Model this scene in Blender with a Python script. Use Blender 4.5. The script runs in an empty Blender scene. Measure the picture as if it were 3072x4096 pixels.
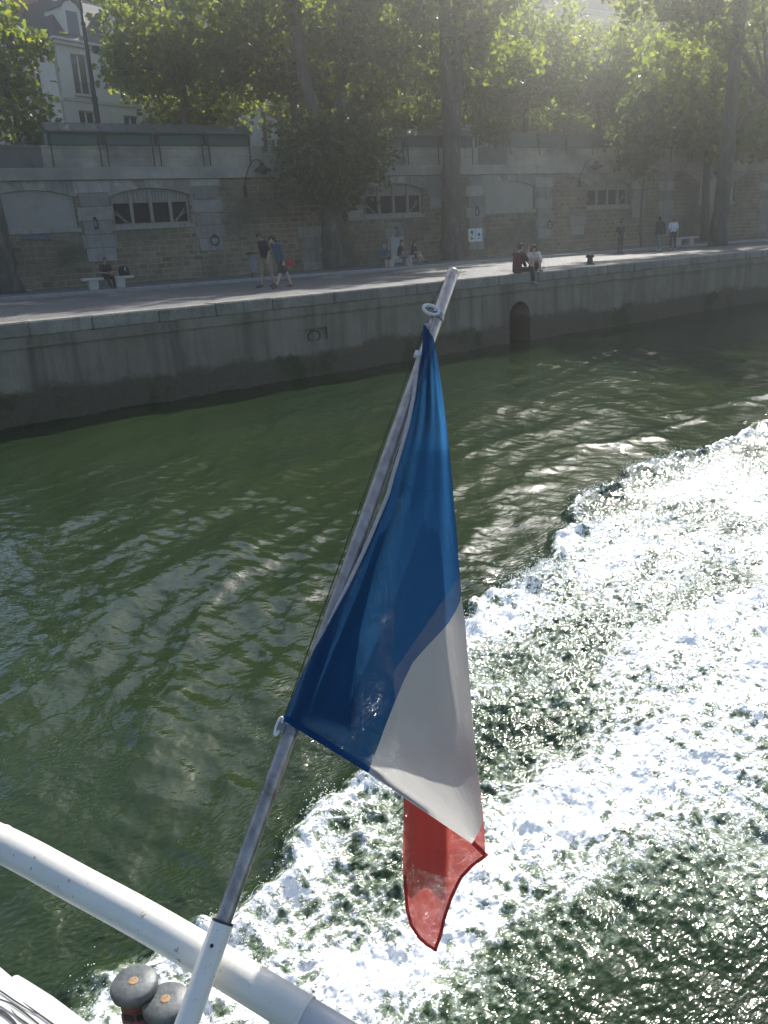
import bpy, math, random
import numpy as np
from mathutils import Vector, Matrix
random.seed(7); RNG=np.random.default_rng(11)
R=math.radians
scene=bpy.context.scene
COL=scene.collection

# ------------------------------------------------------------------ camera frame (measured from the photo)
ROLL,PITCH,HEAD,FPX=3.583,17.469,37.60,3359.5
WA,WD,QZ,EYE=6.924,43.2375,2.1655,1.0945          # wall angle, wall distance, quay height over the river, eye over the quay
CAM=np.array([0,0,QZ+EYE])
_h,_p,_r=R(HEAD),R(PITCH),R(ROLL)
FW=np.array([math.sin(_h)*math.cos(_p),math.cos(_h)*math.cos(_p),-math.sin(_p)])
_rt=np.array([math.cos(_h),-math.sin(_h),0.]); _u=np.cross(_rt,FW)
RT=math.cos(_r)*_rt-math.sin(_r)*_u; UP=math.cos(_r)*_u+math.sin(_r)*_rt
WN=np.array([math.sin(R(WA)),math.cos(R(WA)),0]); WT=np.array([math.cos(R(WA)),-math.sin(R(WA)),0])
def ray(x,y): return RT*(x-1536)/FPX-UP*(y-2048)/FPX+FW
def onz(x,y,z):
    d=ray(x,y); return CAM+d*((z-CAM[2])/d[2])
def onn(x,y,n):
    d=ray(x,y); return CAM+d*(n/(d@WN))
def atd(x,y,d): return CAM+ray(x,y)*d
def wall_pt(s,n,z): return WT*s+WN*n+np.array([0,0,QZ+z])       # s along the wall, n away from the river, z over the quay
def sz(x,y,n):
    P=onn(x,y,n); return P@WT, P[2]-QZ
EDGE=19.35

# ------------------------------------------------------------------ materials
def new_mat(name):
    m=bpy.data.materials.new(name); m.use_nodes=True; nt=m.node_tree
    return m,nt,nt.nodes['Principled BSDF'],nt.nodes['Material Output']
def N(nt,t,**kw):
    n=nt.nodes.new(t)
    for k,v in kw.items():
        if k.startswith('i_'):
            key=k[2:]; key=int(key) if key.isdigit() else key.replace('_',' ')
            n.inputs[key].default_value=v
        else: setattr(n,k,v)
    return n
def L(nt,a,b): nt.links.new(a,b)
def c4(c): return (c[0],c[1],c[2],1)
def mix(nt,fac,a,b,mode='MIX'):
    m=N(nt,'ShaderNodeMix',data_type='RGBA',blend_type=mode)
    for i,v in ((0,fac),(6,a),(7,b)):
        if hasattr(v,'links') or hasattr(v,'node'): L(nt,v,m.inputs[i])
        else: m.inputs[i].default_value=c4(v) if isinstance(v,(tuple,list)) else v
    return m.outputs[2]
def ramp(nt,src,p0,p1,c0=(0,0,0),c1=(1,1,1)):
    r=N(nt,'ShaderNodeValToRGB'); e=r.color_ramp.elements
    e[0].position=p0; e[1].position=p1; e[0].color=c4(c0); e[1].color=c4(c1); L(nt,src,r.inputs[0]); return r.outputs[0]
def coords(nt,scale=(1,1,1),kind='Object'):
    t=N(nt,'ShaderNodeTexCoord'); mp=N(nt,'ShaderNodeMapping'); mp.inputs['Scale'].default_value=scale
    L(nt,t.outputs[kind],mp.inputs[0]); return mp.outputs[0]
def noise(nt,vec,scale,detail=4,rough=.6,dist=0):
    n=N(nt,'ShaderNodeTexNoise'); n.inputs['Scale'].default_value=scale; n.inputs['Detail'].default_value=detail
    n.inputs['Roughness'].default_value=rough; n.inputs['Distortion'].default_value=dist; L(nt,vec,n.inputs['Vector']); return n.outputs[0]
def bump(nt,b,h,strength=.5,dist=.02):
    bn=N(nt,'ShaderNodeBump'); bn.inputs['Strength'].default_value=strength; bn.inputs['Distance'].default_value=dist
    L(nt,h,bn.inputs['Height']); L(nt,bn.outputs[0],b.inputs['Normal']); return bn
def mat_w(name,c1,c2,scale=3,rough=.7,metal=0,bstr=.3,stretch=(1,1,1),fine=None,bdist=.01,spec=.5,island=0):
    """weathered two-tone surface"""
    m,nt,b,o=new_mat(name); v=coords(nt,stretch)
    n1=noise(nt,v,scale,6,.65); n2=noise(nt,v,scale*9,3,.6)
    f=N(nt,'ShaderNodeMath',operation='MULTIPLY_ADD'); L(nt,n2,f.inputs[0]); f.inputs[1].default_value=.45; 
    f2=N(nt,'ShaderNodeMath',operation='SUBTRACT'); L(nt,n1,f2.inputs[0]); f2.inputs[1].default_value=.22; L(nt,f2.outputs[0],f.inputs[2])
    colr=mix(nt,ramp(nt,f.outputs[0],.3,.7),c1,c2)
    if island:
        ge=N(nt,'ShaderNodeNewGeometry'); sc_=ramp(nt,ge.outputs['Random Per Island'],0,1,(1-island,)*3,(1+island*.6,1+island*.6,1+island*.5)); colr=mix(nt,1.0,colr,sc_,'MULTIPLY')
        vs3=coords(nt,(3,3,.25)); colr=mix(nt,ramp(nt,noise(nt,vs3,1.5,5,.65),.52,.75),colr,tuple(x*.5 for x in c1))
    L(nt,colr,b.inputs['Base Color'])
    b.inputs['Roughness'].default_value=rough; b.inputs['Metallic'].default_value=metal; b.inputs['Specular IOR Level'].default_value=spec
    if bstr: bump(nt,b,n2,bstr,bdist)
    return m
def mat_wave_stone(name,tones,mortar,bw,bh,bump_s=.6,msize=.02,stain=(.05,.05,.045),top_shift=True):
    """coursed stone: brick pattern in (x,z), tone per stone, blotches and run-off stains"""
    m,nt,b,o=new_mat(name)
    t=N(nt,'ShaderNodeTexCoord'); sp=N(nt,'ShaderNodeSeparateXYZ'); L(nt,t.outputs['Object'],sp.inputs[0])
    cb=N(nt,'ShaderNodeCombineXYZ'); L(nt,sp.outputs[0],cb.inputs[0]); L(nt,sp.outputs[2],cb.inputs[1])
    nz=N(nt,'ShaderNodeTexNoise'); nz.inputs['Scale'].default_value=1.3; nz.inputs['Detail'].default_value=3; L(nt,t.outputs['Object'],nz.inputs['Vector'])
    va=N(nt,'ShaderNodeVectorMath',operation='MULTIPLY_ADD'); L(nt,nz.outputs[1],va.inputs[0]); va.inputs[1].default_value=(.16,.1,0); L(nt,cb.outputs[0],va.inputs[2])
    br=N(nt,'ShaderNodeTexBrick'); br.offset=.5; br.squash=.8; br.squash_frequency=3
    for k,v in (('Scale',1),('Mortar Size',msize),('Mortar Smooth',.3),('Bias',0),('Brick Width',bw),('Row Height',bh)): br.inputs[k].default_value=v
    br.inputs[1].default_value=(0,0,0,1); br.inputs[2].default_value=(1,1,1,1); br.inputs[3].default_value=(.5,.5,.5,1)
    L(nt,va.outputs[0],br.inputs[0])
    rr=N(nt,'ShaderNodeValToRGB'); el=rr.color_ramp.elements
    el[0].color=c4(tones[0]); el[1].color=c4(tones[-1])
    for i,tn in enumerate(tones[1:-1]):
        e=el.new((i+1)/(len(tones)-1)); e.color=c4(tn)
    L(nt,br.outputs[0],rr.inputs[0])
    v2=coords(nt); big=noise(nt,v2,.35,5,.6); col=mix(nt,br.outputs[1],rr.outputs[0],mortar)
    patch=noise(nt,v2,2.2,5,.65)
    col=mix(nt,ramp(nt,patch,.55,.75),col,tuple(min(1,x*1.25) for x in mortar))
    col=mix(nt,ramp(nt,big,.42,.68),col,stain)
    v3=coords(nt,(2.2,2.2,.12)); st=noise(nt,v3,1.6,5,.65)
    col=mix(nt,ramp(nt,st,.55,.8),col,stain)
    L(nt,col,b.inputs['Base Color']); b.inputs['Roughness'].default_value=.9; b.inputs['Specular IOR Level'].default_value=.2
    fine=noise(nt,v2,14,5,.7)
    ad=N(nt,'ShaderNodeMath',operation='MULTIPLY_ADD'); L(nt,br.outputs[1],ad.inputs[0]); ad.inputs[1].default_value=-.8; L(nt,fine,ad.inputs[2])
    bump(nt,b,ad.outputs[0],bump_s,.03)
    return m
M={}
M['rubble']=mat_wave_stone('rubble_stone',[(.145,.112,.068),(.24,.188,.118),(.185,.15,.095),(.27,.222,.148),(.22,.148,.082)],(.31,.265,.19),.56,.27,.8,.035,(.095,.095,.072))
M['ashlar']=mat_wave_stone('ashlar_stone',[(.32,.305,.26),(.40,.38,.325),(.355,.338,.29)],(.2,.195,.18),1.9,.62,.4,.008,(.20,.195,.175))
M['parapet']=mat_wave_stone('parapet_stone',[(.36,.325,.26),(.45,.41,.325),(.405,.368,.29)],(.21,.205,.185),2.3,.75,.4,.008,(.13,.127,.115))
M['pier']=mat_w('pier_stone',(.225,.215,.19),(.36,.345,.31),2.2,.9,bstr=.5,bdist=.03,island=.3)
M['render']=mat_w('blind_window_render',(.25,.238,.208),(.33,.315,.275),.9,.9,bstr=.2)
M['coping']=mat_w('coping_stone',(.17,.16,.135),(.29,.275,.235),1.8,.9,bstr=.7,bdist=.04,island=.22)
M['dark_metal']=mat_w('dark_iron',(.02,.021,.022),(.045,.045,.045),6,.5,.6,.2)
M['green_box']=mat_w('dark_green_paint',(.022,.055,.042),(.035,.08,.06),2,.45,0,.1)
M['green_lid']=mat_w('lid_paint',(.035,.05,.048),(.07,.085,.08),1.5,.55,0,.15)
M['timber']=mat_w('grey_timber',(.19,.18,.155),(.30,.285,.25),5,.8,bstr=.3,stretch=(1,1,.2))
M['void']=mat_w('dark_interior',(.012,.012,.012),(.02,.02,.02),2,.9,bstr=0)
M['steel']=None
M['white_paint']=mat_w('white_boat_paint',(.80,.79,.74),(.70,.69,.64),2.2,.38,0,.25,fine=1,bdist=.003)
M['black_paint']=mat_w('black_decal',(.02,.02,.022),(.05,.05,.05),5,.35,0,0)
M['grey_paint_and_shade']=mat_w('grey_decal_and_shade',(.48,.48,.47),(.58,.58,.57),4,.4,0,0)
M['cap']=mat_w('bitt_cap_paint',(.045,.055,.06),(.16,.17,.17),8,.5,0,.3,bdist=.004)
M['bitt']=mat_w('bitt_red_paint',(.16,.035,.04),(.20,.09,.08),10,.6,0,.5,stretch=(.3,.3,3),bdist=.004)
M['rust']=mat_w('rust_bolt',(.30,.17,.08),(.40,.27,.15),20,.7,.2,.3)
M['plastic']=mat_w('white_plastic',(.72,.72,.70),(.6,.6,.58),20,.4,0,0)
M['clip']=mat_w('dull_clamp',(.22,.215,.21),(.32,.31,.30),30,.4,.7,.1)
M['slate']=mat_w('slate_roof',(.03,.031,.036),(.06,.06,.068),3,.7,0,.4)
M['facade']=mat_w('pale_facade',(.58,.55,.48),(.66,.63,.56),.5,.9,bstr=.1)
M['facade_warm']=mat_w('warm_facade',(.60,.53,.42),(.68,.61,.50),.5,.9,bstr=.1)
M['trim']=mat_w('facade_trim',(.46,.44,.40),(.56,.54,.49),1,.85,bstr=.1)
M['white_frame']=mat_w('white_window_frame',(.62,.62,.60),(.72,.72,.70),4,.6,bstr=0)
M['zinc_and_sunlit_lid']=mat_w('zinc_and_sunlit_lid',(.30,.31,.33),(.38,.39,.41),1,.45,.3,.1)
M['chimney']=mat_w('chimney_brick',(.30,.14,.09),(.40,.22,.15),4,.9,bstr=.3)
M['bench']=mat_w('bench_stone',(.38,.36,.31),(.50,.48,.42),4,.85,bstr=.3)
M['bag']=mat_w('bin_bag',(.10,.11,.13),(.28,.29,.32),14,.25,0,.8,bdist=.02)
M['poster_g']=mat_w('poster_green',(.55,.70,.45),(.62,.76,.52),3,.6,bstr=0)
M['poster_b']=mat_w('poster_blue',(.50,.62,.80),(.60,.70,.85),3,.6,bstr=0)
M['paper']=mat_w('paper_white',(.78,.78,.76),(.72,.72,.70),3,.6,bstr=0)
M['plate']=mat_w('sign_blue',(.015,.035,.06),(.02,.045,.075),3,.4,bstr=0)
M['board']=mat_w('pale_board',(.30,.31,.31),(.36,.37,.36),3,.7,bstr=0)
def mat_glass(name):
    m,nt,b,o=new_mat(name); b.inputs['Base Color'].default_value=(.02,.022,.028,1); b.inputs['Roughness'].default_value=.08; b.inputs['Specular IOR Level'].default_value=.7
    return m
M['glass']=mat_glass('window_glass')
def mat_steel():
    m,nt,b,o=new_mat('stainless_tube'); v=coords(nt,(30,30,.5)); n1=noise(nt,v,1.2,4,.6); v2=coords(nt); n2=noise(nt,v2,9,6,.7)
    col=mix(nt,ramp(nt,n1,.35,.7),(.46,.42,.38),(.27,.24,.21)); col=mix(nt,ramp(nt,n2,.6,.72),col,(.17,.12,.09))
    L(nt,col,b.inputs['Base Color']); b.inputs['Metallic'].default_value=.65; b.inputs['Roughness'].default_value=.36
    bump(nt,b,n2,.12,.002); return m
M['steel']=mat_steel()
def mat_chipped():
    m,nt,b,o=new_mat('chipped_white_paint'); v=coords(nt); n1=noise(nt,v,28,5,.7); n2=noise(nt,v,90,3,.7); n3=noise(nt,v,3,4,.6)
    col=mix(nt,ramp(nt,n3,.4,.7),(.77,.74,.66),(.66,.63,.55)); col=mix(nt,ramp(nt,n2,.66,.74),col,(.42,.40,.35)); 
    col=mix(nt,ramp(nt,n1,.655,.675),col,(.40,.32,.22))
    L(nt,col,b.inputs['Base Color']); b.inputs['Roughness'].default_value=.42; bump(nt,b,n2,.25,.002); return m
M['chipped']=mat_chipped()
def mat_quay_face():
    m,nt,b,o=new_mat('quay_face_concrete')
    t=N(nt,'ShaderNodeTexCoord'); sp=N(nt,'ShaderNodeSeparateXYZ'); L(nt,t.outputs['Object'],sp.inputs[0])
    v=coords(nt); n1=noise(nt,v,.7,6,.65); n2=noise(nt,v,9,5,.7); vs=coords(nt,(1.6,1.6,.10)); st=noise(nt,vs,1.3,6,.7); vs2=coords(nt,(.35,.35,.05)); st2=noise(nt,vs2,1.2,3,.5)
    col=mix(nt,ramp(nt,n1,.35,.7),(.18,.158,.12),(.27,.24,.185))
    col=mix(nt,ramp(nt,st,.46,.74),col,(.075,.07,.056)); col=mix(nt,ramp(nt,st,.22,.38,(1,1,1),(0,0,0)),col,(.34,.335,.305))
    col=mix(nt,ramp(nt,st2,.60,.72),col,(.07,.07,.06))
    n4=noise(nt,v,2.2,4,.6); col=mix(nt,ramp(nt,n4,.70,.73),col,(.42,.41,.38))
    # algae band with an uneven upper edge
    a=N(nt,'ShaderNodeMath',operation='MULTIPLY_ADD'); n5=noise(nt,v,.55,5,.65); L(nt,n5,a.inputs[0]); a.inputs[1].default_value=-.9; L(nt,sp.outputs[2],a.inputs[2])
    n6=noise(nt,v,5,4,.7); a2=N(nt,'ShaderNodeMath',operation='MULTIPLY_ADD'); L(nt,n6,a2.inputs[0]); a2.inputs[1].default_value=-.35; L(nt,a.outputs[0],a2.inputs[2]); band=ramp(nt,a2.outputs[0],-.0,.16,(1,1,1),(0,0,0))
    alg=mix(nt,ramp(nt,n2,.35,.7),(.085,.074,.052),(.13,.105,.072)); alg=mix(nt,ramp(nt,n1,.5,.62),alg,(.045,.055,.025))
    col=mix(nt,band,col,alg)
    L(nt,col,b.inputs['Base Color']); b.inputs['Roughness'].default_value=.88; b.inputs['Specular IOR Level'].default_value=.25
    bump(nt,b,n2,.7,.03); return m
M['quay_face']=mat_quay_face()
def mat_cobble():
    m,nt,b,o=new_mat('quay_setts')
    t=N(nt,'ShaderNodeTexCoord'); mp=N(nt,'ShaderNodeMapping'); mp.inputs['Rotation'].default_value=(0,0,R(12)); L(nt,t.outputs['Object'],mp.inputs[0])
    br=N(nt,'ShaderNodeTexBrick'); br.offset=.5
    for k,v in (('Scale',1),('Mortar Size',.014),('Mortar Smooth',.6),('Bias',0),('Brick Width',.24),('Row Height',.16)): br.inputs[k].default_value=v
    br.inputs[1].default_value=(.105,.10,.09,1); br.inputs[2].default_value=(.20,.19,.168,1); br.inputs[3].default_value=(.06,.058,.052,1); L(nt,mp.outputs[0],br.inputs[0])
    v=coords(nt); n1=noise(nt,v,.25,5,.6); n2=noise(nt,v,6,4,.6)
    col=mix(nt,ramp(nt,n1,.4,.7),br.outputs[0],(.13,.128,.124)); L(nt,col,b.inputs['Base Color'])
    b.inputs['Roughness'].default_value=.75; b.inputs['Specular IOR Level'].default_value=.3
    ad=N(nt,'ShaderNodeMath',operation='MULTIPLY_ADD'); L(nt,br.outputs[1],ad.inputs[0]); ad.inputs[1].default_value=-1.; L(nt,n2,ad.inputs[2])
    bump(nt,b,ad.outputs[0],.9,.03); return m
M['cobble']=mat_cobble()
M['asphalt']=mat_w('walk_asphalt',(.10,.10,.098),(.15,.148,.14),1,.9,bstr=.4)
M['street']=mat_w('street_asphalt',(.06,.06,.06),(.09,.09,.088),.6,.9,bstr=.3)
M['kerb']=mat_w('granite_kerb',(.22,.22,.215),(.31,.30,.29),3,.85,bstr=.3)
def mat_bark():
    m,nt,b,o=new_mat('plane_tree_bark'); v=coords(nt,(1,1,.35)); n1=noise(nt,v,2.6,5,.65); n2=noise(nt,v,9,5,.7)
    col=mix(nt,ramp(nt,n1,.38,.62),(.065,.058,.045),(.125,.115,.092)); col=mix(nt,ramp(nt,n1,.62,.66),col,(.19,.18,.145)); col=mix(nt,ramp(nt,n2,.3,.5,(1,1,1),(0,0,0)),col,(.042,.037,.03))
    L(nt,col,b.inputs['Base Color']); b.inputs['Roughness'].default_value=.9; bump(nt,b,n2,.9,.05); return m
M['bark']=mat_bark()
def mat_leaf(name,d1,d2,t1,t2):
    m,nt,b,o=new_mat(name); nt.nodes.remove(b)
    at=N(nt,'ShaderNodeAttribute',attribute_name='var')
    df=N(nt,'ShaderNodeBsdfDiffuse'); tr=N(nt,'ShaderNodeBsdfTranslucent'); gl=N(nt,'ShaderNodeBsdfGlossy'); gl.inputs['Roughness'].default_value=.38
    gl.inputs['Color'].default_value=(.8,.8,.8,1)
    L(nt,mix(nt,at.outputs['Fac'],d1,d2),df.inputs[0]); L(nt,mix(nt,at.outputs['Fac'],t1,t2),tr.inputs[0])
    s1=N(nt,'ShaderNodeMixShader'); s1.inputs[0].default_value=.5; L(nt,df.outputs[0],s1.inputs[1]); L(nt,tr.outputs[0],s1.inputs[2])
    s2=N(nt,'ShaderNodeMixShader'); s2.inputs[0].default_value=.05; L(nt,s1.outputs[0],s2.inputs[1]); L(nt,gl.outputs[0],s2.inputs[2]); L(nt,s2.outputs[0],o.inputs[0])
    return m
M['leaf']=mat_leaf('plane_leaf',(.028,.052,.012),(.06,.085,.018),(.21,.31,.018),(.54,.57,.045))
M['leaf_dark']=mat_leaf('shrub_leaf',(.04,.065,.02),(.07,.10,.03),(.10,.17,.025),(.20,.27,.035))
def mat_cloth(name,base,trans,tfac=.45,thin=.0,rough=.9,sheen=None,weave=400):
    m,nt,b,o=new_mat(name); nt.nodes.remove(b)
    v=coords(nt); n1=noise(nt,v,6,4,.6)
    v2=coords(nt,(1,1,.22)); cr=noise(nt,v2,9,4,.6,.8); vo=N(nt,'ShaderNodeTexVoronoi',feature='DISTANCE_TO_EDGE'); vo.inputs['Scale'].default_value=3.5; L(nt,v,vo.inputs['Vector']); wv=noise(nt,coords(nt),420,1,.5)
    hsum=N(nt,'ShaderNodeMath',operation='MULTIPLY_ADD'); L(nt,ramp(nt,vo.outputs['Distance'],0,.012),hsum.inputs[0]); hsum.inputs[1].default_value=.10; L(nt,cr,hsum.inputs[2]); h2=N(nt,'ShaderNodeMath',operation='MULTIPLY_ADD'); L(nt,wv,h2.inputs[0]); h2.inputs[1].default_value=.05; L(nt,hsum.outputs[0],h2.inputs[2])
    bn=N(nt,'ShaderNodeBump'); bn.inputs['Strength'].default_value=.55; bn.inputs['Distance'].default_value=.012; L(nt,h2.outputs[0],bn.inputs['Height'])
    df=N(nt,'ShaderNodeBsdfDiffuse'); L(nt,bn.outputs[0],df.inputs['Normal']); L(nt,mix(nt,n1,tuple(x*.9 for x in base),tuple(min(1,x*1.1) for x in base)),df.inputs[0])
    tr=N(nt,'ShaderNodeBsdfTranslucent'); tr.inputs[0].default_value=c4(trans); L(nt,bn.outputs[0],tr.inputs['Normal'])
    s1=N(nt,'ShaderNodeMixShader'); s1.inputs[0].default_value=tfac; L(nt,df.outputs[0],s1.inputs[1]); L(nt,tr.outputs[0],s1.inputs[2])
    tp=N(nt,'ShaderNodeBsdfTransparent'); s2=N(nt,'ShaderNodeMixShader'); s2.inputs[0].default_value=thin
    L(nt,s1.outputs[0],s2.inputs[1]); L(nt,tp.outputs[0],s2.inputs[2]); L(nt,s2.outputs[0],o.inputs[0]); return m
M['flag_blue']=mat_cloth('flag_blue_cloth',(.020,.060,.138),(.030,.135,.31),.45,.05)
M['flag_white']=mat_cloth('flag_white_cloth',(.46,.45,.43),(.50,.46,.43),.42,.03)
M['flag_red']=mat_cloth('flag_red_cloth',(.30,.05,.045),(.46,.10,.085),.45,.06)
M['flag_band']=mat_w('flag_hoist_band',(.40,.35,.34),(.52,.46,.45),30,.9,bstr=.5,stretch=(1,1,1),bdist=.004)
M['flag_bhem']=mat_cloth('flag_blue_hem',(.014,.06,.17),(.02,.10,.28),.35)
M['flag_whem']=mat_cloth('flag_white_hem',(.46,.46,.45),(.45,.44,.42),.3)
M['flag_rhem']=mat_cloth('flag_red_hem',(.29,.035,.03),(.42,.06,.05),.4)

# ------------------------------------------------------------------ mesh building
class MB:
    def __init__(s): s.v=[]; s.f=[]
    def add(s,vs,fs):
        o=len(s.v); s.v.extend([tuple(map(float,p)) for p in vs]); s.f.extend([tuple(i+o for i in f) for f in fs]); return s
    def box(s,x0,x1,y0,y1,z0,z1,bev=0):
        if bev<=0:
            vs=[(x,y,z) for z in (z0,z1) for y in (y0,y1) for x in (x0,x1)]
            return s.add(vs,[(0,2,3,1),(4,5,7,6),(0,1,5,4),(2,6,7,3),(0,4,6,2),(1,3,7,5)])
        b=bev; ring=lambda z,i:[(x0+i,y0+b,z),(x0+b,y0+i,z),(x1-b,y0+i,z),(x1-i,y0+b,z),(x1-i,y1-b,z),(x1-b,y1-i,z),(x0+b,y1-i,z),(x0+i,y1-b,z)]
        vs=ring(z0,b*.8)+ring(z0+b,0)+ring(z1-b,0)+ring(z1,b*.8); fs=[tuple(range(7,-1,-1)),tuple(range(24,32))]
        for k in range(3):
            for i in range(8): j=(i+1)%8; fs.append((k*8+i,k*8+j,(k+1)*8+j,(k+1)*8+i))
        return s.add(vs,fs)
    def obox(s,c,ax,ay,az,hx,hy,hz):
        c=np.array(c,float); ax,ay,az=[np.array(a,float) for a in (ax,ay,az)]
        vs=[c+ax*hx*i+ay*hy*j+az*hz*k for k in (-1,1) for j in (-1,1) for i in (-1,1)]
        return s.add(vs,[(0,2,3,1),(4,5,7,6),(0,1,5,4),(2,6,7,3),(0,4,6,2),(1,3,7,5)])
    def tube(s,pts,rad,n=12,cap=True,squash=None):
        pts=[np.array(p,float) for p in pts]; m=len(pts)
        if not hasattr(rad,'__len__'): rad=[rad]*m
        ref=None; vs=[];
        for i,p in enumerate(pts):
            t=pts[min(i+1,m-1)]-pts[max(i-1,0)]; t/=np.linalg.norm(t)+1e-12
            if ref is None: ref=np.array([0,0,1.]) if abs(t[2])<.9 else np.array([1.,0,0])
            a=ref-t*(ref@t); a/=np.linalg.norm(a); b=np.cross(t,a); ref=a
            for k in range(n):
                an=2*math.pi*k/n; vs.append(p+(a*math.cos(an)+b*math.sin(an))*rad[i])
        fs=[]
        for i in range(m-1):
            for k in range(n):
                j=(k+1)%n; fs.append((i*n+k,i*n+j,(i+1)*n+j,(i+1)*n+k))
        if cap: fs.append(tuple(range(n-1,-1,-1))); fs.append(tuple((m-1)*n+k for k in range(n)))
        return s.add(vs,fs)
    def lathe(s,c,prof,n=24,ax=(0,0,1)):
        ax=np.array(ax,float); ax/=np.linalg.norm(ax); r=np.array([1.,0,0]) if abs(ax[0])<.9 else np.array([0,1.,0])
        a=r-ax*(r@ax); a/=np.linalg.norm(a); b=np.cross(ax,a); c=np.array(c,float); vs=[]
        for rad,z in prof:
            for k in range(n):
                an=2*math.pi*k/n; vs.append(c+ax*z+(a*math.cos(an)+b*math.sin(an))*max(rad,1e-4))
        fs=[(i*n+k,i*n+(k+1)%n,(i+1)*n+(k+1)%n,(i+1)*n+k) for i in range(len(prof)-1) for k in range(n)]
        fs.append(tuple(range(n-1,-1,-1))); fs.append(tuple((len(prof)-1)*n+k for k in range(n)))
        return s.add(vs,fs)
    def prism(s,poly,y0,y1):
        """polygon in (x,z) extruded along y"""
        n=len(poly); vs=[(x,y0,z) for x,z in poly]+[(x,y1,z) for x,z in poly]
        fs=[tuple(range(n-1,-1,-1)),tuple(range(n,2*n))]+[(i,(i+1)%n,n+(i+1)%n,n+i) for i in range(n)]
        return s.add(vs,fs)
    def grid(s,P):
        """P[i][j] points"""
        a=len(P); b=len(P[0]); return s.add([p for r in P for p in r],[(i*b+j,i*b+j+1,(i+1)*b+j+1,(i+1)*b+j) for i in range(a-1) for j in range(b-1)])
    def ball(s,c,r,n=8):
        c=np.array(c,float); r=np.array([r,r,r] if not hasattr(r,'__len__') else r,float); vs=[];fs=[]
        for i in range(n+1):
            th=math.pi*i/n
            for k in range(2*n): ph=math.pi*k/n; vs.append(c+r*np.array([math.sin(th)*math.cos(ph),math.sin(th)*math.sin(ph),math.cos(th)]) if 0<i<n else c+r*np.array([1e-4*math.cos(ph),1e-4*math.sin(ph),math.cos(th)]))
        m=2*n
        for i in range(n):
            for k in range(m): fs.append((i*m+k,(i+1)*m+k,(i+1)*m+(k+1)%m,i*m+(k+1)%m))
        return s.add(vs,fs)
    def build(s,name,mat,parent=None,smooth=False,local=False,sharp=40):
        """vertices are world coordinates unless local is true (then they are already in the parent's frame)"""
        me=bpy.data.meshes.new(name); vs=np.array(s.v)
        if parent is not None and not local:
            o=abs_loc(parent); vs=vs-o
        me.from_pydata([tuple(v) for v in vs],[],s.f); me.validate()
        if mat is not None: me.materials.append(mat)
        if smooth:
            me.polygons.foreach_set('use_smooth',[True]*len(me.polygons)); me.set_sharp_from_angle(angle=R(sharp))
        ob=bpy.data.objects.new(name,me); COL.objects.link(ob)
        if parent is not None: ob.parent=parent
        me.update(); return ob
def abs_loc(o):
    p=np.zeros(3)
    while o is not None: p+=np.array(o.location); o=o.parent
    return p
def tag(o,label,cat,group=None,kind=None):
    if label: o['label']=label
    if cat: o['category']=cat
    if group: o['group']=group
    if kind: o['kind']=kind
    return o
def thing(name,loc,label,cat,group=None,rz=0):
    o=bpy.data.objects.new(name,None); COL.objects.link(o); o.location=tuple(map(float,loc)); o.rotation_euler=(0,0,rz); o.empty_display_size=.1
    return tag(o,label,cat,group)
def dup(root,loc,rz,label,group=None):
    r=root.copy(); COL.objects.link(r); r.location=tuple(map(float,loc)); r.rotation_euler=(0,0,rz); r['label']=label
    if group: r['group']=group
    for ch in list(root.children):
        c=ch.copy(); COL.objects.link(c); c.parent=r
        for g in list(ch.children):
            d=g.copy(); COL.objects.link(d); d.parent=c
    return r
def pl(pts,k):
    """resample a polyline to k points"""
    P=np.array(pts,float); d=np.r_[0,np.cumsum(np.linalg.norm(np.diff(P,axis=0),axis=1))]; t=np.linspace(0,d[-1],k)
    return np.stack([np.interp(t,d,P[:,i]) for i in range(P.shape[1])],1)
def smooth_pl(pts,k,it=2):
    P=[np.array(p,float) for p in pts]
    for _ in range(it):
        Q=[P[0]]
        for a,b in zip(P[:-1],P[1:]): Q+= [a*.75+b*.25,a*.25+b*.75]
        P=Q+[P[-1]]
    return pl(P,k)

# ------------------------------------------------------------------ numpy noise
_perm=RNG.permutation(4096); _gr=RNG.uniform(0,2*math.pi,4096); _gx=np.cos(_gr); _gy=np.sin(_gr)
def pnoise(x,y,seed=0):
    xi=np.floor(x).astype(np.int64); yi=np.floor(y).astype(np.int64); fx=x-xi; fy=y-yi
    u=fx*fx*fx*(fx*(fx*6-15)+10); v=fy*fy*fy*(fy*(fy*6-15)+10)
    def g(ix,iy,dx,dy):
        h=_perm[(_perm[(ix+seed*57)&4095]+iy)&4095]; return _gx[h]*dx+_gy[h]*dy
    a=g(xi,yi,fx,fy); b=g(xi+1,yi,fx-1,fy); c=g(xi,yi+1,fx,fy-1); d=g(xi+1,yi+1,fx-1,fy-1)
    return (a+u*(b-a))*(1-v)+(c+u*(d-c))*v
def fbm(x,y,o=4,seed=0,gain=.5):
    s=0;a=1;f=1
    for i in range(o): s=s+a*pnoise(x*f,y*f,seed+i); a*=gain; f*=2.03
    return s

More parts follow.
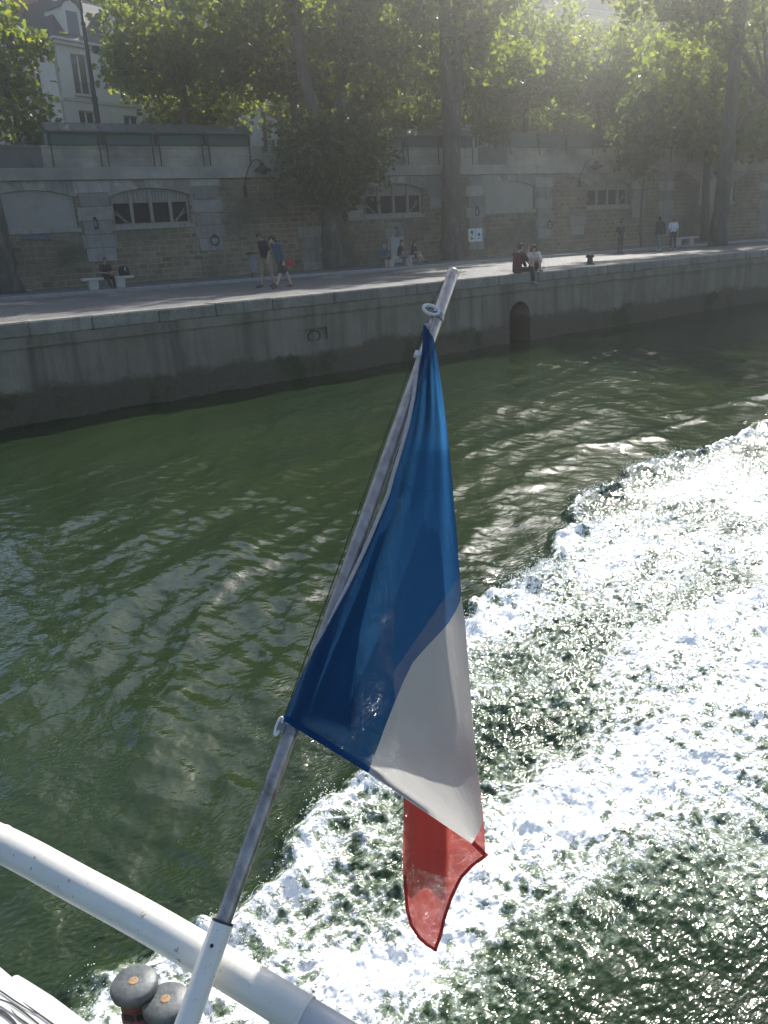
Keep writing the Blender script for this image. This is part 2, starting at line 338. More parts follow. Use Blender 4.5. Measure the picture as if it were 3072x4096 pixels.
# ------------------------------------------------------------------ world, sun, camera
SUN_AZ,SUN_EL=58.,35.
world=bpy.data.worlds.new("World"); scene.world=world; world.use_nodes=True
wn=world.node_tree; sky=wn.nodes.new('ShaderNodeTexSky'); sky.sky_type='NISHITA'; sky.sun_disc=False
sky.sun_elevation=R(SUN_EL); sky.sun_rotation=R(SUN_AZ); sky.air_density=.8; sky.dust_density=1.0; sky.ozone_density=.8
bg=wn.nodes['Background']; bg.inputs[1].default_value=.12; wn.links.new(sky.outputs[0],bg.inputs[0])
sd=Vector((math.sin(R(SUN_AZ))*math.cos(R(SUN_EL)),math.cos(R(SUN_AZ))*math.cos(R(SUN_EL)),math.sin(R(SUN_EL))))
sl=bpy.data.lights.new('sun','SUN'); sl.energy=5.0; sl.angle=R(.53); sl.color=(1,.965,.905)
so=bpy.data.objects.new('sun',sl); COL.objects.link(so); so.rotation_euler=(-sd).to_track_quat('-Z','Y').to_euler(); so.location=(30,20,60)
cam=bpy.data.cameras.new('camera'); co=bpy.data.objects.new('camera',cam); COL.objects.link(co)
cam.sensor_fit='VERTICAL'; cam.sensor_height=36; cam.lens=36*FPX/4096; cam.clip_start=.05; cam.clip_end=1000
m=Matrix(((RT[0],UP[0],-FW[0],CAM[0]),(RT[1],UP[1],-FW[1],CAM[1]),(RT[2],UP[2],-FW[2],CAM[2]),(0,0,0,1))); co.matrix_world=m
scene.camera=co
vs_=scene.view_settings; vs_.view_transform='Standard'; vs_.look='None'; vs_.gamma=1; vs_.exposure=.78
scene.render.engine='CYCLES'; cy=scene.cycles
cy.max_bounces=7; cy.diffuse_bounces=3; cy.glossy_bounces=3; cy.transmission_bounces=5; cy.transparent_max_bounces=8; cy.volume_bounces=1
cy.use_denoising=True; cy.caustics_reflective=False; cy.caustics_refractive=False; cy.sample_clamp_indirect=6

# ------------------------------------------------------------------ river water and wake
def to_w(pts): return np.array([onz(x,y,0)[:2] for x,y in pts])
WAKE=to_w([(3400,1560),(3072,1675),(2890,1780),(2620,1850),(2460,1925),(2350,2010),(2240,2130),(2165,2200),(2130,2300),(2040,2380),(1935,2430),(1870,2490),(1790,2570),(1650,2800),(1500,3000),(1400,3110),(1280,3200),(1200,3290),(1140,3390),(1085,3520),(1000,3640),(920,3700),(820,3760),(640,3800),(470,3850),(350,3890),(300,3980),(220,4500),(1400,4700),(1500,4250),(1680,4110),(1930,3990),(2150,3870),(2320,3770),(2500,3680),(2720,3590),(2870,3520),(3072,3440),(3400,3330)])
def sdist(P,poly):
    """signed distance to a polygon, positive inside"""
    d=np.full(len(P),1e9); ins=np.zeros(len(P),bool); n=len(poly)
    for i in range(n):
        a=poly[i]; b=poly[(i+1)%n]; ab=b-a; t=np.clip(((P-a)@ab)/(ab@ab),0,1); q=a+t[:,None]*ab; d=np.minimum(d,np.hypot(*(P-q).T))
        c=((a[1]>P[:,1])!=(b[1]>P[:,1])); xx=(b[0]-a[0])*(P[:,1]-a[1])/(b[1]-a[1]+1e-12)+a[0]; ins^=c&(P[:,0]<xx)
    return np.where(ins,d,-d)
def wake_edge_dist(P):
    """distance outside the leading edge of the wake only"""
    return sdist(P,WAKE)
def build_water():
    # polar sheet, dense where a viewer on the boat looks
    a_dense=np.linspace(R(2),R(78),860); a_rest=np.linspace(R(78),R(362),200)[1:-1]
    ang=np.r_[a_dense,a_rest]; na=len(ang)
    rr=np.r_[np.geomspace(.5,26,820),np.geomspace(26.3,150,60)]; nr=len(rr)
    A,Rr=np.meshgrid(ang,rr); X=(np.sin(A)*Rr).ravel(); Y=(np.cos(A)*Rr).ravel()
    r=Rr.ravel(); P=np.stack([X,Y],1)
    z=np.zeros(len(X)); fade=np.clip(1.2-r/70,.15,1)
    rng=np.random.default_rng(5)
    mod=.55+.9*np.clip(fbm(X*.16,Y*.16,2,3)+.35,0,1.2)
    for lam,am,cnt in ((5.5,.012,3),(3.0,.0125,5),(1.7,.0105,7),(.95,.0082,9),(.5,.0048,9),(.28,.0024,8)):
        for k in range(cnt):
            th=R(150)+rng.normal()*.55; l=lam*rng.uniform(.8,1.25); kk=2*math.pi/l; ph=rng.uniform(0,6.28)
            wob=fbm(X/l*.25,Y/l*.25,1,20+k)*2.2
            q=np.sin((X*math.cos(th)+Y*math.sin(th))*kk+ph+wob)
            z+=am*(q if lam>2 else (1-np.abs(np.sin((X*math.cos(th)+Y*math.sin(th))*kk*.5+ph+wob)))*1.6-.6)*(mod if lam<4 else 1)*.62
    z*=fade
    near=r<60
    d=np.full(len(X),-50.); d[near]=sdist(P[near],WAKE)
    d=d+np.where(near,fbm(X*.9,Y*.9,4,40)*.55*np.clip(r/9,.25,1),0)
    # which flank of the wake: 1 on the far trailing (right, lower) side
    ax0=onz(1300,4000,0)[:2]; ax1=onz(3072,2500,0)[:2]; av=(ax1-ax0)/np.hypot(*(ax1-ax0)); cr=(X-ax0[0])*av[1]-(Y-ax0[1])*av[0]
    lowside=np.clip(cr/.5+.5,0,1)
    # bow-shaped ridges running along outside the wake
    for off,w,am in ((.95,.24,.05),(2.2,.38,.032),(3.7,.5,.02)):
        z+=am*np.exp(-((d+off*np.clip(r/9,.35,1.3))/w)**2)*(.6+.8*fbm(X*.7,Y*.7,2,50))*near*(1-lowside)
    ins=np.where(lowside>.5,np.clip(d/1.1+.5,0,1),np.clip(d/.35,0,1))
    b=fbm(X*1.1,Y*1.1,3,60); rid=1-np.abs(fbm(X*2.2+b*.6,Y*2.2,3,64))*2
    turb=.034*b+.036*rid+.030*fbm(X*6,Y*6,3,70)+.02*(1-2*np.abs(fbm(X*11,Y*11,2,76)))
    edge=np.exp(-((d-.12)/.16)**2)*(1-lowside)
    z+=ins*turb*np.clip(13/r,.35,1)*.95+edge*.085*(1+1.5*fbm(X*3,Y*3,3,80))*near
    # foam density: thick core, thinner green windows, ragged fringe
    dens=.46+.30*np.clip(d,0,1)*0+.85*fbm((X*av[0]+Y*av[1])*.42+3+.5*fbm(X*.5,Y*.5,2,91),(X*av[1]-Y*av[0])*1.05,4,90)+.25*edge
    for (px,py,rad,am) in ((2800,2250,2.6,.22),(2500,2420,1.2,.10),(2250,2250,1.5,.05),(2900,2750,1.8,.14),(2050,2500,.5,.18),(1500,3400,.35,.2),(1200,3550,.3,.22),(1250,3850,.3,.25),(2150,3250,.35,.36),(2350,3050,.5,.25),(1700,4000,.25,.3),(1500,3950,.3,.3),
                           (2300,2560,.6,-.14),(2050,2850,.5,-.08),(2750,3050,.5,.12),(2900,3200,.6,.15),(2080,3420,.2,-.12),(1650,3550,.2,-.14),(1550,3250,.2,-.1),(2600,3350,.5,.05),(2100,3550,.4,.15),(2200,3300,.5,.2),(1900,3700,.3,.15),(2450,3200,.6,.12),(1950,2650,.5,-.05)):
        c=onz(px,py,0)[:2]; dens+=am*np.exp(-(np.hypot(X-c[0],Y-c[1])/rad)**2)
    foam=np.where(lowside>.5,np.clip(d/.9+.5,0,1),np.clip(d/.18+.35,0,1))*np.clip(dens,0,1.2)
    chop=np.clip(np.exp(np.minimum(d,0)/np.where(lowside>.5,3.,.45))+np.clip((6.4-r)/2.6,0,1.25)*(1+fbm(X*1.3,Y*1.3,2,95)),0,1.5)*near*np.clip(.62+1.5*fbm(X*.8+9,Y*.8,3,97),.08,1.15)
    # loose broken scraps outside the edge near the boat
    me_v=np.stack([X,Y,z],1)
    i=np.arange(nr-1)[:,None]*na; j=np.arange(na)[None,:]; j2=(j+1)%na
    F=np.stack([i+j,i+j2,i+na+j2,i+na+j],2).reshape(-1,4)
    keep=(me_v[F][:,:,1]<EDGE+3).any(1)
    F=F[keep]
    isf=(foam[F]>.26).all(1)
    def mk(name,Fs,mat,kind):
        used,inv=np.unique(Fs,return_inverse=True); me=bpy.data.meshes.new(name)
        me.vertices.add(len(used)); me.vertices.foreach_set('co',me_v[used].ravel().astype(np.float32))
        me.loops.add(Fs.size); me.loops.foreach_set('vertex_index',inv.reshape(-1).astype(np.int32))
        me.polygons.add(len(Fs)); me.polygons.foreach_set('loop_start',np.arange(0,Fs.size,4,dtype=np.int32)); me.polygons.foreach_set('use_smooth',np.ones(len(Fs),bool))
        at=me.attributes.new('foam','FLOAT','POINT'); at.data.foreach_set('value',foam[used].astype(np.float32)); ac=me.attributes.new('chop','FLOAT','POINT'); ac.data.foreach_set('value',chop[used].astype(np.float32))
        me.update(calc_edges=True); me.validate(); me.materials.append(mat); o=bpy.data.objects.new(name,me); COL.objects.link(o); o['kind']=kind; return o
    # flung droplets over the wake and along its leading edge
    w=np.clip(foam,0,1)*np.clip(1.4-r/14,0,1)*(r<13)*(r>1.2)*(.25+2.2*np.exp(-((d-.05)/.2)**2))*np.clip(fbm(X*2.5,Y*2.5,3,98)+.1,0,1)*r*r
    pk=rng.choice(len(w),9000,p=w/w.sum()); hgt=rng.exponential(.022,9000); hgt=np.where(rng.uniform(size=9000)<.12,hgt*3,hgt); sz_=rng.uniform(.0025,.0075,9000)*np.clip(r[pk]/5,.5,1.6)
    C0=me_v[pk]+np.stack([rng.normal(size=9000)*.03,rng.normal(size=9000)*.03,hgt],1)
    O=np.array([[1,0,0],[-1,0,0],[0,1,0],[0,-1,0],[0,0,1],[0,0,-1]]); SV=(C0[:,None,:]+O[None]*sz_[:,None,None]).reshape(-1,3)
    T=np.array([[0,2,4],[2,1,4],[1,3,4],[3,0,4],[2,0,5],[1,2,5],[3,1,5],[0,3,5]]); SF=((np.arange(9000)*6)[:,None,None]+T[None]).reshape(-1,3)
    ms=bpy.data.meshes.new('wake_spray'); ms.vertices.add(len(SV)); ms.vertices.foreach_set('co',SV.ravel().astype(np.float32)); ms.loops.add(SF.size); ms.loops.foreach_set('vertex_index',SF.ravel().astype(np.int32)); ms.polygons.add(len(SF)); ms.polygons.foreach_set('loop_start',np.arange(0,SF.size,3,dtype=np.int32)); ms.polygons.foreach_set('use_smooth',np.ones(len(SF),bool)); ms.update(calc_edges=True)
    ms.materials.append(mat_w('spray_droplets',(.78,.80,.79),(.86,.87,.86),5,.15,0,0)); so_=bpy.data.objects.new('wake_spray',ms); COL.objects.link(so_); so_['kind']='stuff'; tag(so_,'fine white spray droplets thrown up along the edge of the wake','spray')
    mt=mat_water()
    mk('river_water',F[~isf],mt,'structure')
    o=mk('wake_foam',F[isf],mt,'stuff'); tag(o,'white churning foam of the boat wake spread over green water','foam')
def mat_water():
    m,nt,b,o=new_mat('river_surface'); v=coords(nt)
    at=N(nt,'ShaderNodeAttribute',attribute_name='foam')
    nd=noise(nt,v,.22,3,.5); wcol=mix(nt,ramp(nt,nd,.3,.7),(.013,.026,.010),(.022,.036,.012))
    # lace of bubbles: warped cells and fractal noise held against the foam density
    q0=onz(1300,4000,0); q1=onz(3072,2500,0); tcv=N(nt,'ShaderNodeTexCoord'); mpv=N(nt,'ShaderNodeMapping',vector_type='TEXTURE'); mpv.inputs['Rotation'].default_value=(0,0,math.atan2(q1[1]-q0[1],q1[0]-q0[0])); mpv.inputs['Scale'].default_value=(1.9,1,1); L(nt,tcv.outputs['Object'],mpv.inputs[0]); vw=mpv.outputs[0]
    n1=noise(nt,vw,3.4,8,.72,.8); n2=noise(nt,vw,14,5,.75,.5)
    vo=N(nt,'ShaderNodeTexVoronoi',feature='DISTANCE_TO_EDGE'); vo.inputs['Scale'].default_value=7
    wv=N(nt,'ShaderNodeVectorMath',operation='MULTIPLY_ADD'); nn=N(nt,'ShaderNodeTexNoise'); nn.inputs['Scale'].default_value=2.5; nn.inputs['Detail'].default_value=5; L(nt,v,nn.inputs['Vector'])
    L(nt,nn.outputs[1],wv.inputs[0]); wv.inputs[1].default_value=(.6,.6,.6); L(nt,v,wv.inputs[2]); L(nt,wv.outputs[0],vo.inputs['Vector'])
    def mth(op,a,b_,c=None):
        k=N(nt,'ShaderNodeMath',operation=op)
        for i,q in enumerate((a,b_,c)):
            if q is None: continue
            if isinstance(q,(int,float)): k.inputs[i].default_value=q
            else: L(nt,q,k.inputs[i])
        return k.outputs[0]
    lace=mth('MULTIPLY',mth('SUBTRACT',.12,vo.outputs['Distance']),1.5)
    n3=noise(nt,v,30,3,.7); ch=N(nt,'ShaderNodeAttribute',attribute_name='chop').outputs['Fac']
    s=mth('ADD',mth('MULTIPLY_ADD',n2,.75,mth('MULTIPLY',n1,.55)),lace)
    s=mth('MULTIPLY_ADD',mth('SUBTRACT',n3,.5),1.5,s)
    th=mth('MULTIPLY',mth('ADD',s,mth('MULTIPLY',at.outputs['Fac'],.95)),.5)
    has=ramp(nt,at.outputs['Fac'],.02,.2)
    white=mth('MULTIPLY',ramp(nt,th,.60,.705),has)
    aer=mth('MULTIPLY',ramp(nt,th,.40,.70),has)
    milky=mix(nt,ramp(nt,th,.40,.655),(.028,.050,.022),(.30,.36,.255)); col=mix(nt,mth('MULTIPLY',has,.92),wcol,milky); col=mix(nt,white,col,(.90,.91,.89))
    L(nt,col,b.inputs['Base Color'])
    b.inputs['IOR'].default_value=1.333; b.inputs['Specular IOR Level'].default_value=.5
    L(nt,mth('MULTIPLY_ADD',has,.10,mth('MULTIPLY_ADD',ch,.065,.012)),b.inputs['Roughness'])
    r1=noise(nt,v,5,2,.55); v2=coords(nt,(1,1.6,1)); r2=noise(nt,v2,19,1.5,.5); r4=noise(nt,v,9,2,.6)
    hh=mth('ADD',mth('MULTIPLY',r1,.46),mth('MULTIPLY',r2,.09))
    hh=mth('ADD',hh,mth('MULTIPLY',ch,mth('MULTIPLY_ADD',r2,.36,mth('MULTIPLY',r4,.35))))
    hh=mth('ADD',hh,mth('MULTIPLY',has,mth('MULTIPLY_ADD',r4,.55,mth('MULTIPLY',r2,.24))))
    hh=mth('ADD',hh,mth('MULTIPLY',white,.22))
    bump(nt,b,hh,1.0,.028)
    return m
build_water()

# ------------------------------------------------------------------ lower quay: river wall, pavement
def frame_wall(name,label,cat,group=None,s=0,n=WD,z=0):
    p=wall_pt(s,n,z); return thing(name,p,label,cat,group,rz=-R(WA))
# river wall (world aligned): front face at y = EDGE
qw=thing('quay_wall',(0,EDGE,0),'stained concrete quay wall rising from the river below the paved bank','wall')
mb=MB()
DR=onn(2085,1290,0.0) if False else None
def on_edge(x,y):
    d=ray(x,y); return CAM+d*(EDGE/d[1])
dr0=on_edge(2040,1400)[0]; dr1=on_edge(2122,1390)[0]; drt=on_edge(2080,1205)[2]
ni0=on_edge(1218,1365)[0]; ni1=on_edge(1312,1352)[0]; nz0=on_edge(1265,1362)[2]; nz1=on_edge(1265,1312)[2]
print('drain',dr0,dr1,drt,'niche',ni0,ni1,nz0,nz1)
LEDGE=1.64
def face_cell(x0,x1,z0,z1): mb.box(x0,x1,0,1.6,z0,z1)
mb2=mb
# lower face with the drain arch and the niche cut out
xa,xb=-60,160
hw=(dr1-dr0)/2; cx=(dr0+dr1)/2; spring=drt-hw
mb.box(xa,ni0,0,1.6,-1.6,LEDGE); mb.box(ni0,ni1,0,1.6,-1.6,nz0); mb.box(ni0,ni1,0,1.6,nz1,LEDGE); mb.box(ni0,ni1,.10,1.6,nz0,nz1)
mb.box(ni1,dr0,0,1.6,-1.6,LEDGE); mb.box(dr1,xb,0,1.6,-1.6,LEDGE)
arc=[(cx-hw*math.cos(a),spring+hw*math.sin(a)) for a in np.linspace(0,math.pi,13)]
mb.prism([(dr0,LEDGE)]+arc+[(dr1,LEDGE)],0,1.6) if spring+hw<LEDGE else None
mb.box(dr0,dr1,1.3,1.6,-1.6,LEDGE)
mb.build('face',M['quay_face'],qw,local=True)
mb=MB(); mb.box(xa,xb,-.05,1.6,LEDGE,LEDGE+.05); mb.box(xa,xb,-.02,1.6,LEDGE+.05,QZ-.30); mb.build('upper_face',M['quay_face'],qw,local=True)
mb=MB(); x=xa; rr_=random.Random(4)
while x<xb:
    w=rr_.uniform(1.3,2.1); mb.box(x+.003,x+w-.003,-.045+rr_.uniform(-.008,.008),.62,QZ-.30,QZ+rr_.uniform(.012,.03),.035); x+=w
mb.build('coping',M['coping'],qw,local=True)
mb=MB(); mb.tube([( (ni0+ni1)/2+.2*math.cos(a),.10,(nz0+nz1)/2-.05+.14*math.sin(a)) for a in np.linspace(0,2*math.pi,17)],.022,6,cap=False); mb.build('mooring_ring',M['dark_metal'],qw,local=True)
# paved bank, raised walk along the wall, street behind the parapet
mb=MB()
pA=[(-60,EDGE+.60,QZ),(160,EDGE+.60,QZ)]; wq0=wall_pt(-70,WD+.2,0); wq1=wall_pt(170,WD+.2,0)
mb.add([(-60,EDGE+.6,QZ),(160,EDGE+.6,QZ),(160,wq1[1],QZ),(-60,wq0[1],QZ)],[(0,1,2,3)])
o=mb.build('paved_quay',M['cobble']); o['kind']='structure'
rt=frame_wall('kerb_walk','',None); COL.objects.unlink(rt); bpy.data.objects.remove(rt)
def wall_mesh(name,mb,mat,kind='structure'):
    o=mb.build(name,mat); o.location=tuple(wall_pt(0,WD,0)); o.rotation_euler=(0,0,-R(WA)); o['kind']=kind; return o
KN=-7.2            # kerb line of the raised walk, measured from the wall
mb=MB(); mb.box(-60,160,KN+.22,-.01,.02,.13); wall_mesh('raised_walk',mb,M['asphalt'])
mb=MB(); x=-60; 
while x<160:
    w=1.1; mb.box(x+.005,x+w-.005,KN,KN+.22,-.05,.134,.02); x+=w
wall_mesh('kerb',mb,M['kerb'])
ST=5.45
mb=MB(); mb.add([(-80,.4,ST),(170,.4,ST),(170,75,ST),(-80,75,ST)],[(0,1,2,3)]); wall_mesh('street',mb,M['street'])

# ------------------------------------------------------------------ upper retaining wall
ZB,ZS,ZT=-.1,4.92,6.44
OPEN=[(7.9,'blind'),(13.5,'win'),(27.65,'win'),(36.2,'blind'),(44.75,'win'),(55.9,'blind')]
OW,SILL,SPR,CRN=3.9,2.84,4.2,4.53
wall=frame_wall('retaining_wall','tall rubble stone embankment wall with arched windows below a smooth stone parapet','wall')
def arch_pts(c,w,spr,crn,n=13):
    h=crn-spr; Rr=(w*w/4+h*h)/(2*h); a=math.asin(w/2/Rr)
    return [(c+Rr*math.sin(t),crn-Rr+Rr*math.cos(t)) for t in np.linspace(-a,a,n)]
mb=MB(); x=-60
for c,k in OPEN:
    mb.box(x,c-OW/2,0,.5,ZB,ZS); mb.box(c-OW/2,c+OW/2,0,.5,ZB,SILL)
    A=arch_pts(c,OW,SPR,CRN); mb.prism([(c-OW/2,ZS)]+A+[(c+OW/2,ZS)],0,.5); x=c+OW/2
mb.box(x,160,0,.5,ZB,ZS); mb.build('masonry',M['rubble'],wall,local=True)
mb=MB(); mb.box(-60,160,-.20,.5,ZS,ZS+.52,.02); mb.box(-60,160,-.05,.5,ZS+.52,ZS+.56); mb.build('string_course',M['ashlar'],wall,local=True)
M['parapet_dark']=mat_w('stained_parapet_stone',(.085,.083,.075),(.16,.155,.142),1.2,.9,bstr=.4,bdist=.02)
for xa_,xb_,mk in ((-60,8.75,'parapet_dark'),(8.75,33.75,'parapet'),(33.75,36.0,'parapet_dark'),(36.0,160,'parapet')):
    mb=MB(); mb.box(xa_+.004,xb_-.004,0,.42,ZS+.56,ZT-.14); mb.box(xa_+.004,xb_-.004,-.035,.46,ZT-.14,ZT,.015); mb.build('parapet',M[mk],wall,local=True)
def pier(s,z0,z1,w=1.25,seed=0):
    rr=random.Random(seed); mb=MB(); z=z0; k=0
    while z<z1-.1:
        h=min(.62,z1-z); ww=w+(.30 if k%2 else 0)+rr.uniform(-.06,.06); mb.box(s-ww/2,s+ww/2,-.045-rr.uniform(0,.012),.1,z+.007,z+h-.007,.02); z+=h; k+=1
    mb.build('pier',M['pier'],wall,local=True)
for i,(s,z0,z1,w) in enumerate([(10.75,1.25,ZS,1.35),(16.35,1.45,ZS,1.3),(22.1,-.05,2.5,1.15),(25.0,2.6,ZS,1.1),(27.5,.9,2.45,1.0),(30.7,3.1,ZS,1.1),(33.45,.6,ZS,1.15),(39.0,1.0,ZS,1.2),(41.9,1.1,2.3,1.2),(47.6,2.0,ZS,1.1),(50.4,.6,ZS,1.2),(61.5,.4,ZS,1.2),(67,.4,ZS,1.2)]): pier(s,z0,z1,w,i)
for c,k in OPEN:
    mb=MB(); h=CRN-SPR; n=11; w=OW; Rr=(w*w/4+h*h)/(2*h); a=math.asin(w/2/Rr); cz=CRN-Rr
    ths=np.linspace(-a,a,n+1); top=ZS-.006
    for i in range(n):
        t0,t1=ths[i]+.0012,ths[i+1]-.0012
        f=lambda t:(c+Rr*math.sin(t),cz+Rr*math.cos(t)); fan=lambda t:(c+(top-cz)*math.tan(t*1.55),top)
        e=.03+.008*(i%2); mb.prism([f(t0),f(t1),fan(t1),fan(t0)],-e,.3)
    mb.build('arch_stones',M['pier'],wall,local=True)
    mb=MB(); mb.box(c-OW/2-.12,c+OW/2+.12,-.05,.4,SILL-.2,SILL-.003,.015); mb.build('sill',M['pier'],wall,local=True)
    if k=='blind':
        mb=MB(); A=arch_pts(c,OW-.02,SPR,CRN-.01); mb.prism([(c-OW/2+.01,SILL)]+A+[(c+OW/2-.01,SILL)],.09,.3); mb.build('blind_panel',M['render'],wall,local=True)
        continue
    # timber windows: frame, three mullions, boarded tympanum, dark openings, slanting braces
    mb=MB(); A=arch_pts(c,OW-.02,SPR,CRN-.01)
    mb.prism([(c-OW/2+.01,SILL)]+A+[(c+OW/2-.01,SILL)],.42,.46); v=mb.build('void_panel',M['void'],wall,local=True)
    fr=MB(); tw=.09
    Ain=arch_pts(c,OW-.22,SPR-.03,CRN-.11)
    ring=A+list(reversed(Ain)); 
    for i in range(len(A)-1): fr.prism([A[i],A[i+1],Ain[i+1],Ain[i]],.16,.30)
    fr.box(c-OW/2+.01,c-OW/2+.11,.16,.30,SILL,SPR); fr.box(c+OW/2-.11,c+OW/2-.01,.16,.30,SILL,SPR); fr.box(c-OW/2+.11,c+OW/2-.11,.16,.30,SILL,SILL+.1)
    fo=fr.build('window_frame',M['timber'],wall,local=True)
    for q in (-1,0,1):
        xm=c+q*OW/4; zt=min(z for x_,z in Ain if abs(x_-xm)<.5)+.06
        mm=MB(); mm.box(xm-.075,xm+.075,.12,.26,SILL+.1,zt); mm.build('mullion',M['timber'],fo,local=True)
    bd=MB(); zb=SPR-.28; xs=np.linspace(c-OW/2+.11,c+OW/2-.11,25)
    def ztop(x_): return np.interp(x_,[p[0] for p in Ain],[p[1] for p in Ain])
    for x0_,x1_ in zip(xs[:-1],xs[1:]):
        if x1_-x0_>0: bd.prism([(x0_+.008,zb),(x1_-.008,zb),(x1_-.008,ztop(x1_-.008)),(x0_+.008,ztop(x0_+.008))],.20,.23)
    bd.box(c-OW/2+.11,c+OW/2-.11,.19,.24,zb-.05,zb-.002); bd.build('tympanum_boards',M['timber'],fo,local=True)
    for sx in (-1,1):
        for dx in (0,.16):
            br=MB(); p0=np.array([c+sx*(OW/2-.15-dx*.3),.34,zb-.5+dx]); p1=np.array([c+sx*(OW/4+.12+dx),.34,SILL+.12]); br.tube([p0,p1],.03,4); br.build('brace',M['timber'],fo,local=True)
# mooring rings on the wall
for i,(s,z,tw) in enumerate([(10.65,3.04,.35),(16.53,2.0,1.),(24.3,2.9,.4),(33.52,2.87,.55),(39.41,1.87,1.),(27.6,1.95,.25)]):
    mb=MB(); mb.tube([(s+.21*tw*math.cos(a),-.07-.10*(1-tw)*math.cos(a)-.02,z-.05+.24*math.sin(a)) for a in np.linspace(0,2*math.pi,19)],.03,6,cap=False); mb.box(s-.06,s+.06,-.09,.0,z+.12,z+.24); mb.build('mooring_ring',M['dark_metal'],wall,local=True)

# wall lamps
def wall_lamp(s,z0,z1,sx,label):
    r=frame_wall('wall_lamp',label,'wall lamp','bracket lamps on the embankment wall',s=s,z=0)
    mb=MB(); H=z1-z0
    mb.tube(smooth_pl([(0,-.06,z0),(.02*sx,-.14,z0+.4*H),(.12*sx,-.3,z0+.8*H),(.35*sx,-.5,z0+1.18*H),(.62*sx,-.66,z0+1.2*H),(.78*sx,-.72,z0+1.08*H)],18),.026,8); mb.tube([(0,-.03,z0+.05),(.12*sx,-.03,z0+.5*H),(.14*sx,-.32,z0+.82*H)],.02,6)
    mb.box(-.09,.09,-.06,0,z0-.35,z0+.25); mb.build('bracket',M['dark_metal'],r,local=True,smooth=True)
    mb=MB(); c=(.78*sx,-.72,z0+.72*H)
    mb.lathe(c,[(.02,.42),(.10,.40),(.13,.28),(.22,.20),(.44,.10),(.46,.03),(.40,0),(.02,-.02)],20); mb.build('lamp_shade',M['dark_metal'],r,local=True,smooth=True)
    mb=MB(); mb.lathe(c,[(.02,-.14),(.13,-.12),(.2,-.03),(.2,0),(.01,.0)],14); mb.build('lamp_globe',M['glass'],r,local=True,smooth=True)
wall_lamp(18.5,4.3,5.5,1,'black bracket lamp beside the left leafy trunk on the embankment wall')
wall_lamp(42.0,4.4,5.5,1,'black gooseneck bracket lamp above the right timber arched window')

# posters, street plate, notice board
for s,mk,lab in ((33.08,'poster_g','small green and white notice fixed to pale pier behind big trunk'),(33.62,'poster_b','small pale blue notice fixed right of the green one')):
    r=frame_wall('notice',lab,'notice',s=s,z=1.45)
    mb=MB(); mb.box(-.25,.25,-.075,-.06,-.36,.40,.004); mb.build('sheet',M['paper'],r,local=True)
    mb=MB(); mb.box(-.19,.19,-.078,-.0752,-.30,.34); mb.build('print',M[mk],r,local=True)
    mb=MB()
    if mk=='poster_g': mb.lathe((0,-.079,.20),[(.001,0),(.10,0),(.10,.003)],16,ax=(0,-1,0)); mb.box(-.12,.12,-.082,-.079,-.22,-.14); mb.obox((0,-.081,0),(.5,0,.86),(0,1,0),(-.86,0,.5),.16,.001,.02)
    else: mb.box(-.09,.09,-.082,-.079,-.05,.12); mb.box(-.12,.12,-.081,-.079,-.2,-.16)
    mb.build('symbol',M['plate'],r,local=True)
M['faded']=mat_w('faded_white',(.22,.25,.25),(.30,.33,.33),9,.6,bstr=0)
r=frame_wall('street_plate','dark blue plate with white letters under the blind arch beside left trunk','sign',s=7.85,z=2.47)
mb=MB(); mb.box(-.66,.66,-.05,-.02,-.12,.12,.01); mb.build('plate',M['plate'],r,local=True)
mb=MB(); mb.box(-.64,.64,-.052,-.0505,-.108,-.098); mb.box(-.64,.64,-.052,-.0505,.098,.108); mb.build('border',M['faded'],r,local=True)
tc=bpy.data.curves.new('lettering','FONT'); tc.body='PORT MONTEBELLO'; tc.size=.15; tc.align_x='CENTER'; tc.align_y='CENTER'; tc.extrude=.002
to=bpy.data.objects.new('lettering_curve',tc); COL.objects.link(to); bpy.context.view_layer.update()
tm=bpy.data.meshes.new_from_object(to.evaluated_get(bpy.context.evaluated_depsgraph_get())); bpy.data.objects.remove(to); bpy.data.curves.remove(tc)
tm.materials.clear(); tm.materials.append(M['faded']); to=bpy.data.objects.new('lettering',tm); COL.objects.link(to); to.parent=r; to.location=(0,-.054,0); to.rotation_euler=(R(90),0,0)
r=frame_wall('notice_board','pale upright board leaning on wall behind the seated trio','board',s=27.62,z=.13)
mb=MB(); mb.box(-.42,.42,-.10,-.06,0.05,1.42,.01); mb.build('panel',M['board'],r,local=True); mb=MB(); mb.box(-.45,.45,-.115,-.05,1.42,1.48,.008); mb.box(-.45,-.42,-.115,-.05,.05,1.42); mb.box(.42,.45,-.115,-.05,.05,1.42); mb.build('frame',M['zinc_and_sunlit_lid'],r,local=True)

